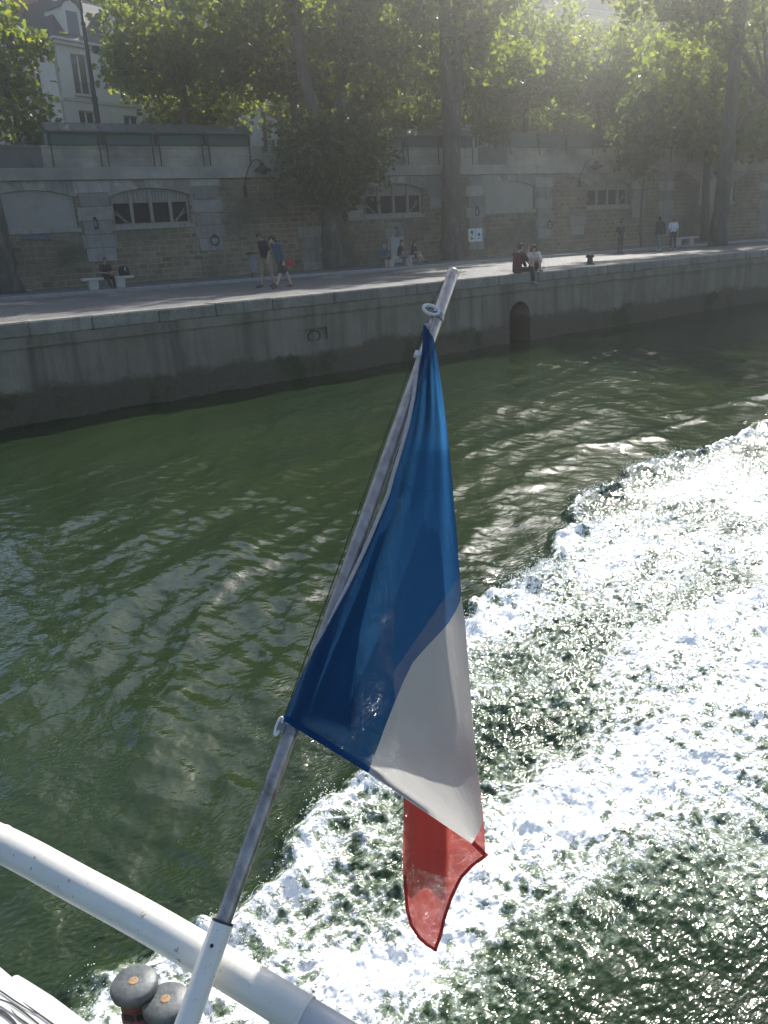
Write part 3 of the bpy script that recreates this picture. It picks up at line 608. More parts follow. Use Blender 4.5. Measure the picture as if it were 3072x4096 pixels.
# ------------------------------------------------------------------ bookstall boxes on the parapet
def stall_box(s0,s1,state,label,strap=True,bright=False):
    r=frame_wall('bookstall_box',label,'bookstall','green bookstall boxes on the parapet',s=(s0+s1)/2,z=ZT); w=(s1-s0)/2-.07
    mb=MB(); mb.box(-w,w,-.12,.62,.02,.55,.01); mb.box(-w,w,-.14,-.12,.0,.05); mb.build('box_body',M['green_box'],r,local=True)
    mb=MB()
    if state=='open':
        a=np.array([0,-.30,.56]); b=np.array([0,.42,1.0]); u=b-a; u/=np.linalg.norm(u); nn=np.array([0,-u[2],u[1]])
        mb.obox((a+b)/2,(1,0,0),u,nn,w+.06,np.linalg.norm(b-a)/2,.022)
        for q in np.linspace(-w,w,5): mb.obox((a+b)/2+np.array([q,0,0])+nn*.03,(1,0,0),u,nn,.02,np.linalg.norm(b-a)/2,.012)
        mb.box(-w-.06,w+.06,-.33,-.30,.50,.58); mb.build('lid',M['green_lid'],r,local=True)
        for q in (-w+.03,w-.03): mb=MB(); mb.tube([(q,.5,.54),(q,.40,.97)],.018,6); mb.build('prop',M['dark_metal'],r,local=True)
    else:
        mb.prism([(-w-.02,.55),(w+.02,.55),(w-.05,.84),(-w+.05,.84)],-.1,.6); mb.box(-w-.04,w+.04,-.16,.66,.53,.58); mb.build('lid',M['zinc_and_sunlit_lid' if bright else 'green_lid'],r,local=True)  # bright lids: sunlight on the top put into a paler colour
    for q in ((-w+.0,) if not strap else (-w+.1,w-.1)):
        mb=MB(); mb.box(q-.025,q+.025,-.17,-.14,-.95 if strap else -.42,.03); mb.box(q-.03,q+.03,-.17,-.02,-.0,.5); mb.build('strap',M['dark_metal'],r,local=True)
ordl=['first','second','third','fourth','fifth']
for i in range(4): stall_box(9.0+2.52*i,9.0+2.52*(i+1),'open',f'{ordl[i]} open green bookstall box counted from the mast lamp side of the left row')
for i in range(3): stall_box(26.0+2.46*i,26.0+2.46*(i+1),'open',f'{ordl[i]} open green bookstall box of the row behind the big middle trunk')
for i in range(5): stall_box(36.1+2.3*i,36.1+2.3*(i+1),'shut',f'{ordl[i]} shut dark bookstall box of the row above the blind arch and lamp',strap=False)
for i in range(3): stall_box(50.4+2.1*i,50.4+2.1*(i+1),'shut',f'{ordl[i]} shut green bookstall box of the row left of the leaning right trunk')
for i in range(3): stall_box(58.2+2.4*i,58.2+2.4*(i+1),'shut',f'{ordl[i]} bookstall box with top coloured as sunlit, right of the leaning trunk',bright=True)

# ------------------------------------------------------------------ benches, bin, bollard
def bench(p,label,first=[None]):
    if first[0] is None:
        r=thing('stone_bench',p,label,'bench','stone benches on the quay',rz=-R(WA))
        mb=MB(); mb.box(-1.05,1.05,-.22,.24,.36,.47,.015); mb.build('seat',M['bench'],r,local=True)
        for sx in (-.62,.48):
            mb=MB(); mb.prism([(sx-.16,0),(sx+.16,0),(sx+.2,.36),(sx-.2,.36)],-.17,.19); mb.build('support',M['bench'],r,local=True)
        first[0]=r; return r
    return dup(first[0],p,-R(WA),label)
def plane_at(x,y,n,z=.134): # ground point under pixel column x at wall-frame depth n
    P=onn(x,y,n); return wall_pt(P@WT,n,z)
BN=37.0
b1=plane_at(437,1160,BN); b2=plane_at(1600,1066,BN+1.2); b3=plane_at(2735,985,BN-2)
bench(b1,'pale stone bench with seated man and black backpack by left wall')
bench(b2,'pale stone bench seating the trio before the pale board')
bench(b3,'small empty stone bench beside the leaning trunk on the right')
r=thing('litter_bin',wall_pt(onn(1010,1100,36.4)@WT,36.4,0.134),'grey bag litter bin on post behind the walking couple','bin')
mb=MB(); mb.tube([(0,0.05,0),(0,.05,1.12)],.035,8); mb.build('post',M['dark_metal'],r,local=True)
mb=MB(); mb.tube([(.26*math.cos(a),-.2+.24*math.sin(a),1.05) for a in np.linspace(0,2*math.pi,17)],.03,6,cap=False); mb.build('hoop',M['dark_metal'],r,local=True)
mb=MB(); mb.lathe((0,-.2,.18),[(.05,0),(.15,.04),(.19,.3),(.17,.6),(.21,.80)],18); mb.build('bin_liner',M['bag'],r,local=True,smooth=True)
bp=onz(2360,1060,QZ); r=thing('mooring_bollard',(bp[0],max(bp[1],EDGE+.3),QZ+.02),'squat dark iron mooring bollard on the quay edge','bollard'); r.scale=(.72,.72,.8)
mb=MB(); mb.lathe((0,0,0),[(.24,0),(.24,.04),(.16,.07),(.13,.3)],18); mb.build('post',M['dark_metal'],r,local=True,smooth=True)
mb=MB(); mb.lathe((0,0,.3),[(.13,0),(.21,.02),(.22,.09),(.16,.14),(.02,.15)],18); mb.build('cap',M['dark_metal'],r,local=True,smooth=True)

# ------------------------------------------------------------------ stern of the boat: hull edge, tube rail, bitts
boat=thing('tour_boat',atd(700,4300,2.3),'white tour boat stern with thick tube rail and two capped mooring bitts','boat')
def px_line(pts): return [atd(x,y,d) for x,y,d in pts]
rail=px_line([(-220,3275,2.42),(-60,3345,2.36),(84,3411,2.3),(295,3529,2.23),(548,3664,2.16),(793,3807,2.1),(1055,3968,2.04),(1215,4066,2.0)])
mb=MB(); rail=smooth_pl(rail,40); mb.tube(rail,.0475,28); railo=mb.build('tube_rail',M['chipped'],boat,smooth=True)
mb=MB(); e=rail[-1]; dv=rail[-1]-rail[-3]; dv/=np.linalg.norm(dv); mb.tube([e-dv*.012,e+dv*.45],.0455,28); mb.build('rail_sleeve',M['grey_paint_and_shade'],railo,smooth=True)  # grey colour holds the shade on this end of the tube
for q_,k_ in ((rail[7],9),(e,39)):
    dd_=rail[min(k_,39)]-rail[k_-3]; dd_/=np.linalg.norm(dd_); mb=MB(); mb.tube([q_-dd_*.006,q_-dd_*.003,q_+dd_*.002,q_+dd_*.005],[.0478,.0497,.0495,.0478],28,cap=False); mb.build('weld_seam',M['chipped'],railo,smooth=True)
p0=atd(-75,3365,2.35); mb=MB(); mb.tube(smooth_pl([p0,p0+np.array([-.03,-.02,-.05]),p0+np.array([-.10,-.05,-.22]),p0+np.array([-.13,-.06,-.6]),p0+np.array([-.13,-.06,-1.3])],20),.048,24); mb.build('rail_post',M['chipped'],boat,smooth=True)
# white bulwark top in the corner, with painted swooshes
HD=2.62
hz=atd(100,3980,HD)[2]
def onhz(x,y,dz=0): return onz(x,y,hz+dz)
outl=[(-500,3640),(-120,3770),(0,3868),(48,3909),(58,3902),(72,3900),(110,3922),(210,3985),(300,4052),(420,4140),(620,4290),(620,4700),(-500,4700)]
mb=MB(); top=[onhz(x,y) for x,y in outl]; n=len(top); bot=[p+np.array([0,0,-.09]) for p in top]
mb.add(top+bot,[tuple(range(n)),tuple(range(2*n-1,n-1,-1))]+[(i,n+i,n+(i+1)%n,(i+1)%n) for i in range(n)]); hull=mb.build('bulwark_top',M['white_paint'],boat)
def decal(poly,mat,dz):
    mb=MB(); mb.add([onhz(x,y,dz) for x,y in poly],[tuple(range(len(poly)))]); mb.build('painted_stroke',M[mat],hull)
def stroke(pts,w,mat,dz=.004):
    P=smooth_pl(pts,16); Lp=[];Rp=[]
    for i,p in enumerate(P):
        t=P[min(i+1,15)]-P[max(i-1,0)]; t/=np.linalg.norm(t); nn=np.array([-t[1],t[0]]); ww=w*math.sin(math.pi*(i+.6)/16.2)**.6
        Lp.append(p+nn*ww/2); Rp.append(p-nn*ww/2)
    decal(Lp+Rp[::-1],mat,dz)
stroke([(-60,3925),(0,3962),(75,4015),(151,4057)],8,'black_paint'); stroke([(-80,3965),(0,3998),(60,4018),(170,4110),(260,4180)],9,'black_paint')
stroke([(92,4008),(140,4045),(210,4095),(300,4160)],9,'black_paint'); stroke([(-80,3975),(10,4015),(70,4055),(190,4140)],20,'grey_paint_and_shade',.0035)
stroke([(-90,4010),(0,4040),(45,4075),(90,4130)],17,'black_paint'); stroke([(46,4037),(60,4060),(110,4095),(180,4140)],7,'black_paint')
def bitt(cx,cy,d,label):
    c=atd(cx,cy,d); t=bpy.data.objects.new('mooring_bitt',None); COL.objects.link(t); t.parent=boat; t.location=tuple(c-abs_loc(boat)); t.empty_display_size=.05
    if label: t['label']=label
    mb=MB(); mb.lathe((0,0,0),[(.05,-.62),(.058,-.6),(.058,-.155),(.062,-.15),(.062,-.135),(.058,-.13),(.058,-.075),(.061,-.07),(.061,-.04),(.055,-.03)],28); mb.build('post',M['bitt'],t,local=True,smooth=True)
    mb=MB(); mb.lathe((0,0,0),[(.066,-.045),(.080,-.036),(.0835,-.022),(.082,-.008),(.076,.0),(.03,.0025),(.0,.003)],36); mb.build('cap',M['cap'],t,local=True,smooth=True,sharp=60)
    mb=MB(); mb.lathe((0,0,.002),[(.0175,.0),(.0175,.002),(.014,.003),(.0,.003)],20); mb.build('bolt',M['rust'],t,local=True)
    for k in range(3):
        mb=MB(); an=R(215+45*k); mb.obox((.0585*math.cos(an),.0585*math.sin(an),-.105),(-math.sin(an),math.cos(an),0),(math.cos(an),math.sin(an),0),(0,0,1),.018,.003,.013); mb.build('slot_plate',M['black_paint'],t,local=True)
bitt(534,3926,2.98,None); bitt(662,3998,2.95,None)

# ------------------------------------------------------------------ flagstaff
PB=atd(804,3935,1.98); PT=atd(1815,1086,2.90)
pdir=(PT-PB)/np.linalg.norm(PT-PB)
def pole_at_y(y):   # point of the staff axis seen at picture row y
    lo,hi=-.5,1.3
    for _ in range(50):
        t=(lo+hi)/2; P=PB+(PT-PB)*t; d=P-CAM; yy=2048-FPX*(d@UP)/(d@FW)
        if yy>y: lo=t
        else: hi=t
    return PB+(PT-PB)*t
staff=thing('flagstaff',pole_at_y(4230),'slanted steel flagstaff set in a white socket at the boat stern','flagpole')
P0=pole_at_y(3690)
mb=MB(); mb.tube([P0-pdir*.05,PT-pdir*.004,PT],[.0205,.0205,.0185],28); shaft=mb.build('shaft',M['steel'],staff,smooth=True)
mb=MB(); q=P0-pdir*.9; mb.tube([q,P0-pdir*.004,P0],[.0285,.0275,.026],28); sock=mb.build('socket',M['chipped'],staff,smooth=True)
toC=CAM-P0; toC/=np.linalg.norm(toC); side=np.cross(pdir,toC); side/=np.linalg.norm(side); fr_=np.cross(side,pdir)
mb=MB(); hp=P0-pdir*.052+fr_*.0268-side*.006; mb.lathe(hp,[(.0045,-.004),(.0045,.0016),(.001,.0018)],10,ax=fr_); mb.build('screw',M['dark_metal'],sock)
mb=MB(); mb.tube([P0-pdir*.002,P0+pdir*.004],.0268,24); mb.build('seal_ring',M['black_paint'],staff,smooth=True)
def clamp(y,sgn,big):
    c=pole_at_y(y); mb=MB(); mb.tube([c-pdir*.011,c+pdir*.011],.0232,24); cl=mb.build('clamp',M['clip'],staff,smooth=True)
    mb=MB(); mb.obox(c-side*.026*sgn+fr_*.012,side,fr_,pdir,.009,.006,.010); mb.build('clamp_lug',M['clip'],cl)
    mb=MB(); o=c-side*(.028 if big else .034)*sgn+fr_*(.022 if big else .014)+pdir*(.006 if big else 0); loop=[o+pdir*(.017 if big else .024)*math.sin(a)*1.0+side*sgn*(.027 if big else .006)*math.cos(a) for a in np.linspace(0,2*math.pi,25)]
    mb.tube(loop,.0055 if big else .0038,8,cap=False); mb.build('snap_hook',M['plastic'],cl,smooth=True)
clamp(1272,1,True); clamp(2925,1,False)
mb=MB(); c=pole_at_y(1432); mb.tube([c-pdir*.003,c+pdir*.003],.0214,20); mb.obox(c-side*.024+fr_*.008,side,fr_,pdir,.008,.008,.010); mb.build('cable_tie',M['plastic'],staff)
mb=MB(); mb.tube([pole_at_y(1130)-side*.0235,pole_at_y(1270)-side*.036+fr_*.014],.0012,5); mb.tube([pole_at_y(1300)-side*.030,pole_at_y(2890)-side*.0285],.0016,5); mb.build('halyard',M['dark_metal'],staff)

# ------------------------------------------------------------------ flag
hoist_px=[(1706,1300),(1692,1400),(1670,1500),(1655,1600),(1633,1690),(1607,1770),(1578,1865),(1548,1960),(1512,2050),(1478,2138),(1440,2220),(1404,2300),(1360,2390),(1315,2480),(1277,2560),(1241,2635),(1190,2765),(1133,2882)]
fold_px=[(1699,1298),(1735,1352),(1757,1480),(1772,1590),(1787,1704),(1802,1850),(1815,2000),(1825,2110),(1834,2222),(1846,2389),(1862,2500),(1876,2680),(1889,2870),(1903,3010),(1917,3148),(1932,3290),(1918,3325),(1887,3374)]
seam_px=[(1846,2389),(1826,2440),(1790,2498),(1740,2552),(1690,2605),(1650,2652),(1612,2730),(1575,2820),(1545,2895),(1516,2975),(1492,3035),(1471,3092)]
DTOP=float((pole_at_y(1300)-CAM)@FW)
def hoist_depth(y): return float((pole_at_y(min(max(y,1200),3000))-CAM)@FW)-.033
def fold_depth(y): return DTOP-.03+ (y-1300)/2070*.36
def span(Lp,Rp,rows,cols,dep,wav,seed=0):
    Lq=pl(Lp,rows); Rq=pl(Rp,rows); G=[]
    for i in range(rows):
        row=[]; t=i/(rows-1)
        for j in range(cols):
            s=j/(cols-1); x=Lq[i,0]*(1-s)+Rq[i,0]*s; y=Lq[i,1]*(1-s)+Rq[i,1]*s
            row.append(atd(x,y,dep(x,y)+wav(x,y)))
        G.append(row)
    return G
hoist_px=[(1693,1297),(1688,1400),(1674,1500),(1660,1600),(1640,1700),(1612,1800),(1581,1900),(1561,1977),(1533,2045),(1499,2127),(1470,2194),(1431,2276),(1398,2344),(1359,2416),(1316,2498),(1263,2585),(1200,2710),(1133,2882)]
HX=np.array(hoist_px,float); FX=np.array(fold_px[:16],float)
def frac(x,y):
    xl=np.interp(y,HX[:,1],HX[:,0]) if y<2882 else 1133+(y-2882)*1.53; xr=np.interp(y,FX[:,1],FX[:,0]); return min(1,max(0,(x-xl)/max(40,xr-xl)))
def front_dep(x,y):
    s=frac(x,y); s=max(0,(s-.13)/.87); a=hoist_depth(min(y,2882)); b=fold_depth(y); w_=min(1,max(0,(y-1480)/320)); b=(a-.006)*(1-w_)+b*w_; return a*(1-s)+b*s
def folds(x,y):
    s=frac(x,y); g=np.interp(y,[1300,1500,2000,2600,3400],[.0,.010,.022,.020,.012])
    return g*(math.sin(s*9.5+.6+y*.0004)*.9+.45*math.sin(s*21+1.2+y*.001))*min(1,s*5)+.012*s*math.sin(y*.004+1)*(1-s)
flag=thing('flag',pole_at_y(2000)-fr_*.03,'limp blue white red flag hanging from the slanted steel staff','flag')
def subtr(Lp,Rp,rows,cols): return span(Lp,Rp,rows,cols,front_dep,folds)
mb=MB(); mb.grid(subtr(hoist_px,fold_px[:10]+seam_px[1:],90,36)); mb.build('blue_panel',M['flag_blue'],flag,smooth=True,sharp=180)
mb=MB(); mb.grid(subtr(seam_px,fold_px[9:],70,28)); wp=mb.build('white_panel',M['flag_white'],flag,smooth=True,sharp=180)
# hems: doubled strips along the bottom, 3 mm proud of the cloth
def hem(a,b,mat,name,w=26,par=flag):
    a=np.array(a,float); b=np.array(b,float); t=(b-a)/np.linalg.norm(b-a); nn=np.array([t[1],-t[0]]); P=[]
    for k in range(24):
        c=a+(b-a)*k/23; P.append([atd(*(c-nn*0+nn*0),front_dep(*c)+folds(*c)-.003),atd(*(c+nn*w),front_dep(*(c+nn*w))+folds(*(c+nn*w))-.003)])
    mb=MB(); mb.grid(P); mb.build(name,mat,par,smooth=True,sharp=180)
hem((1133,2882),(1471,3092),M['flag_bhem'],'blue_hem'); hem((1471,3092),(1887,3374),M['flag_whem'],'white_hem')
# hoist band, twisted rope-like, between staff and cloth
mb=MB(); pts=[];rad=[]
for k in range(140):
    t=.07+.76*k/139; x=np.interp(t*17,range(18),[p[0] for p in hoist_px]); y=np.interp(t*17,range(18),[p[1] for p in hoist_px])
    pts.append(atd(x-8*min(1,(2900-y)/500)+0,y,hoist_depth(y)+.006)); rad.append((.0072+.0005*math.sin(k*1.57+1))*min(1,.3+k/20,.3+(139-k)/30))
mb.tube(pts,rad,8); mb.build('hoist_band',M['flag_band'],flag,smooth=True)
mb=MB(); c0=pole_at_y(1283); mb.grid([[atd(1694+a*44,1293+b*48,DTOP-.0235) for a in np.linspace(0,1,6)] for b in np.linspace(0,1,6) ]); mb.build('head_patch',M['flag_band'],flag)
# the cloth turns back at the fold and hangs behind: white above, red below
def back_dep(x,y): 
    s=frac(x,y) if y<3290 else 1; return fold_depth(min(y,3400))+.035+.10*np.interp(x,[1560,1700,1900],[1,.75,.05])+.012*math.sin(x*.035+y*.002)
backL=[(1640,1760),(1616,1950),(1596,2150),(1580,2400),(1572,2690)]
backR=[(1788,1720),(1813,2000),(1832,2222),(1836,2310)]
mb=MB(); mb.grid(span(backL,backR,40,20,back_dep,lambda x,y:0)); mb.build('blue_panel_back',M['flag_blue'],flag,smooth=True,sharp=180)
mb=MB(); mb.grid(span([(1572,2690),(1592,2960)],[(1836,2310),(1868,2600),(1898,2960)],40,20,back_dep,lambda x,y:0)); mb.build('white_panel_back',M['flag_white'],flag,smooth=True,sharp=180)
shade_leafR=[(1600,1960),(1535,2150),(1470,2420),(1430,2680),(1400,2930)]  # extra cloth layer added to darken the front, left of the bright streak
mb=MB(); mb.grid(span([(1570,1960),(1495,2160),(1400,2400),(1290,2640),(1190,2860)],shade_leafR,40,16,lambda x,y:front_dep(x,y)+folds(x,y)+.03,lambda x,y:.004*math.sin(x*.03))); mb.build('blue_shade_leaf',M['flag_blue'],flag,smooth=True,sharp=180)
redL=[(1592,2960),(1600,3040),(1615,3215),(1611,3380),(1611,3500),(1622,3640),(1640,3705),(1672,3755),(1705,3785),(1745,3808)]
redR=[(1898,2960),(1905,3040),(1918,3148),(1936,3290),(1942,3432),(1895,3465),(1850,3512),(1812,3590),(1785,3670),(1768,3745),(1745,3808)]
def rfold(x,y): return .03*math.exp(-((x-1800)/28.)**2)*np.interp(y,[2600,3200,3800],[0,1,.6])-.02*math.exp(-((x-1640)/30.)**2)
mb=MB(); mb.grid(span(redL,redR,90,30,back_dep,rfold)); mb.build('red_panel',M['flag_red'],flag,smooth=True,sharp=180)
# inner leaf of the red panel folded against it, darker where doubled
mb=MB(); mb.grid(span([(1618,3000),(1634,3230),(1640,3420),(1668,3475)],[(1788,3000),(1792,3220),(1796,3400),(1790,3512)],40,14,back_dep,lambda x,y:.045+.008*math.sin(x*.05))); mb.build('red_fold',M['flag_red'],flag,smooth=True,sharp=180)
rh=[(1611,3500),(1622,3640),(1640,3705),(1672,3755),(1705,3785),(1745,3808)]
def hem2(pts,w,mat):
    P=pl(pts,30); G=[]
    for i,p in enumerate(P):
        t=P[min(i+1,29)]-P[max(i-1,0)]; t/=np.linalg.norm(t); nn=np.array([t[1],-t[0]]); q=p+nn*w; G.append([atd(*p,back_dep(*p)+rfold(*p)-.004),atd(*q,back_dep(*q)+rfold(*q)-.004)])
    mb=MB(); mb.grid(G); mb.build('red_hem',mat,flag,smooth=True,sharp=180)
hem2(rh,13,M['flag_rhem']); hem2([(1942,3432),(1895,3465),(1850,3512),(1812,3590),(1785,3670),(1768,3745),(1745,3808)],-14,M['flag_rhem']); hem2([(1885,3377),(1942,3432)],18,M['flag_rhem'])

# ------------------------------------------------------------------ buildings along the street
STZ=QZ+ST
def building(corner,az,label,W,D,floors,mat,roof='mansard',win_w=1.15,win_h=2.2,bay=2.6,x_off=1.5,fh=3.4,gf=4.0,shutter=False,dormers=True,left=True,chim=3,floors_vis=None,roof_h=3.6):
    """corner: near-left ground corner; az: compass of the front face, seen from +y toward +x"""
    a=R(az); r=thing('town_house',corner,label,'building',rz=R(90)-a)
    H=gf+fh*floors; mb=MB()
    def wall_face(org,ux,length,holes,name):
        """upright slab with window openings, built as butted blocks"""
        mb=MB(); ux=np.array(ux,float); nn=np.array([-ux[1],ux[0],0])     # nn points into the house
        def blk(x0,x1,z0,z1):
            if x1-x0<1e-4 or z1-z0<1e-4: return
            vs=[np.array(org)+ux*x+nn*d+np.array([0,0,z]) for d in (0,.35) for z in (z0,z1) for x in (x0,x1)]
            mb.add(vs,[(0,1,3,2),(4,6,7,5),(0,4,5,1),(2,3,7,6),(0,2,6,4),(1,5,7,3)])
        cols=sorted(set([h[0] for h in holes])); x=0
        for c in cols:
            blk(x,c-win_w/2,-.5,H); z=-.5
            for (cc,z0,z1) in sorted([h for h in holes if h[0]==c],key=lambda h:h[1]): blk(c-win_w/2,c+win_w/2,z,z0); z=z1
            blk(c-win_w/2,c+win_w/2,z,H); x=c+win_w/2
        blk(x,length,-.5,H); w=mb.build('wall',mat,r,local=True)
        for (c,z0,z1) in holes:
            o=np.array(org)+ux*c; hw=win_w/2
            fm=MB()
            def bar(xa,xb,za,zb,d0,d1): fm.obox(o+ux*(xa+xb)/2+nn*(d0+d1)/2+np.array([0,0,(za+zb)/2]),ux,nn,(0,0,1),(xb-xa)/2,(d1-d0)/2,(zb-za)/2)
            t=.07; bar(-hw,-hw+t,z0,z1,.16,.24); bar(hw-t,hw,z0,z1,.16,.24); bar(-hw+t,hw-t,z0,z0+.1,.16,.24); bar(-hw+t,hw-t,z1-t,z1,.16,.24); bar(-.055,.055,z0+.1,z1-t,.15,.235)
            win=fm.build('window',M['white_frame'],r,local=True)
            gm=MB(); gm.obox(o+nn*.215+np.array([0,0,(z0+z1)/2]),ux,nn,(0,0,1),hw-t,.008,(z1-z0)/2-t); gm.build('pane',M['glass'],win,local=True)
            sm=MB(); sm.obox(o-nn*.05+np.array([0,0,z0-.06]),ux,nn,(0,0,1),hw+.1,.09,.057); sm.build('window_sill',M['trim'],win,local=True)
            rm=MB()
            for q in np.linspace(-hw+.04,hw-.04,8): rm.tube([o+ux*q+nn*.03+np.array([0,0,z0]),o+ux*q+nn*.03+np.array([0,0,z0+.75])],.012,4)
            rm.obox(o+nn*.03+np.array([0,0,z0+.77]),ux,nn,(0,0,1),hw,.02,.018); rm.build('balcony_rail',M['dark_metal'],win,local=True)
            if shutter:
                for s_ in (-1,1):
                    hm=MB(); hm.obox(o+ux*s_*(hw+.29)-nn*.03+np.array([0,0,(z0+z1)/2]),ux,nn,(0,0,1),.28,.025,(z1-z0)/2); hm.build('shutter',M['trim'],win,local=True)
    def holes(length,off,b,f0):
        hs=[]; x=off
        while x<length-.9:
            for f in range(f0,floors): hs.append((round(x,3),gf+fh*f+.35,gf+fh*f+.35+win_h))
            x+=b
        return hs
    wall_face((0,0,0),(1,0,0),W,holes(W,x_off,bay,0),'wall')
    if left: wall_face((0,D,0),(0,-1,0),D-.001,holes(D,2.2,3.0,0),'wall')
    mb=MB(); mb.box(.36,W,D-.3,D,-.5,H-.01); mb.box(W-.3,W,.36,D-.3,-.5,H-.01); mb.build('wall',mat,r,local=True)
    mb=MB()
    for f in range(floors): mb.box(-.06,W+.06,-.06,D,gf+fh*f-.12,gf+fh*f+.06)
    mb.box(-.32,W+.32,-.32,D+.2,H,H+.16,.03); mb.box(-.2,W+.2,-.2,D+.1,H-.22,H-.003); mb.build('cornice',M['trim'],r,local=True)
    mb=MB(); h=roof_h; i=2.1; vs=[(-.25,-.25,H+.163),(W+.25,-.25,H+.163),(W+.25,D+.1,H+.163),(-.25,D+.1,H+.163),(i,i,H+h),(W-i,i,H+h),(W-i,D-i,H+h),(i,D-i,H+h)]
    mb.add(vs,[(0,3,2,1),(0,1,5,4),(1,2,6,5),(2,3,7,6),(3,0,4,7),(4,5,6,7)]); roof=mb.build('roof',M['slate'],r,local=True)
    if dormers:
        x=x_off
        ds=[]
        while x<W-.9: ds.append(x); x+=bay
        for q in ds:
            mb=MB(); mb.prism([(q-.75,H+.2),(q+.75,H+.2),(q+.75,H+2.1),(q+.45,H+2.45),(q,H+2.6),(q-.45,H+2.45),(q-.75,H+2.1)],.05,1.9); dm=mb.build('dormer',M['facade'],roof,local=True)
            mb=MB(); mb.box(q-.45,q+.45,.02,.045,H+.5,H+1.95); mb.build('dormer_window',M['glass'],roof,local=True)
            mb=MB(); mb.prism([(q-.9,H+2.1),(q-.5,H+2.52),(q,H+2.68),(q+.5,H+2.52),(q+.9,H+2.1),(q+.9,H+2.2),(q+.52,H+2.64),(q,H+2.8),(q-.52,H+2.64),(q-.9,H+2.2)],-.08,2.0); mb.build('dormer_roof',M['slate'],roof,local=True)
    for k in range(chim):
        mb=MB(); cx_=W*(k+.5)/chim; mb.box(cx_-.7,cx_+.7,D*.45,D*.45+.6,H+1.5,H+h+1.3)
        for q in (-.45,0,.45): mb.lathe((cx_+q,D*.45+.3,H+h+1.3),[(.14,0),(.12,.5)],8)
        mb.build('chimney',M['chimney'],roof,local=True)
    return r
def ground(x,y,n,z=ST):
    P=onn(x,y,n); return wall_pt(P@WT,n,z)
NB=64
c1=onn(268,480,NB); c1=np.array([c1[0],c1[1],STZ])
building(c1,72,'pale corner house with slate roof and dormer at top left','dummy' and 13,11,2,M['facade'],win_w=1.35,win_h=2.5,bay=3.9,x_off=1.75,fh=3.5,gf=3.0,chim=3,roof_h=3.3)
c2=onn(20,480,76); building(np.array([c2[0],c2[1],STZ]),88,'tall pale house standing behind the corner house',9.,9,4,M['facade_warm'],dormers=False,chim=2,fh=3.5)
c2=onn(-330,480,66); building(np.array([c2[0],c2[1],STZ]),92,'warm beige house behind the small leafy tree at far left',7.5,10,2,M['facade_warm'],dormers=False,chim=1,left=False)
for s0,W,fl,lab,mk in ((19,14,3,'grey house hidden behind the dense lit plane crown','facade'),(33.5,15,3,'pale house behind the forked trunk canopy','facade_warm'),(49,14.5,4,'grey house glimpsed between middle street trunks','facade'),(64,15,4,'cream house with tall windows left of the leaning right trunk','facade_warm'),(79.5,18,4,'white house with pale windows right of the leaning trunk','trim'),(98,20,4,'pale house farthest along the street','facade')):
    p=wall_pt(s0,72,ST); building(p,90+WA,lab,W,10,fl,M[mk],bay=2.9,win_w=1.2,win_h=2.2,x_off=1.6,left=False,chim=2,dormers=False,shutter=(s0 in (64,79.5)))

# mast lamps on the street
def mast(p,h,label,first=[None]):
    if first[0] is not None: return dup(first[0],p,0,label)
    r=thing('street_lamp',p,label,'street lamp','tall mast lamps on the street',rz=0)
    mb=MB(); mb.lathe((0,0,0),[(.22,0),(.22,.9),(.16,1.0),(.14,4.0),(.17,4.02),(.17,4.2),(.12,4.25),(.095,7.6),(.12,7.62),(.12,7.75),(.085,7.8),(.06,h)],14); mb.build('pole',M['dark_metal'],r,local=True,smooth=True)
    mb=MB(); mb.tube(smooth_pl([(0,0,h-.1),(0,-.1,h+.5),(0,-.9,h+.9),(0,-1.5,h+.6)],14),.04,8); mb.build('arm',M['dark_metal'],r,local=True,smooth=True)
    mb=MB(); mb.lathe((0,-1.5,h+.25),[(.03,.35),(.12,.32),(.34,.05),(.3,0),(.05,-.06)],14); mb.build('lantern',M['dark_metal'],r,local=True,smooth=True)
    mb=MB(); mb.tube([(.05,-.1,6.6),(.42,-.1,6.6)],.02,6); mb.lathe((.42,-.1,6.3),[(.10,.0),(.18,.1),(.18,.35),(.06,.4)],10); mb.build('hanging_basket',M['green_box'],r,local=True)
    first[0]=r; return r
p=ground(392,490,50); mast(p,13,'tall dark lamp mast before the pale corner house')
p=ground(2806,560,54); mast(p,13,'thin dark lamp mast before cream house near the leaning trunk')

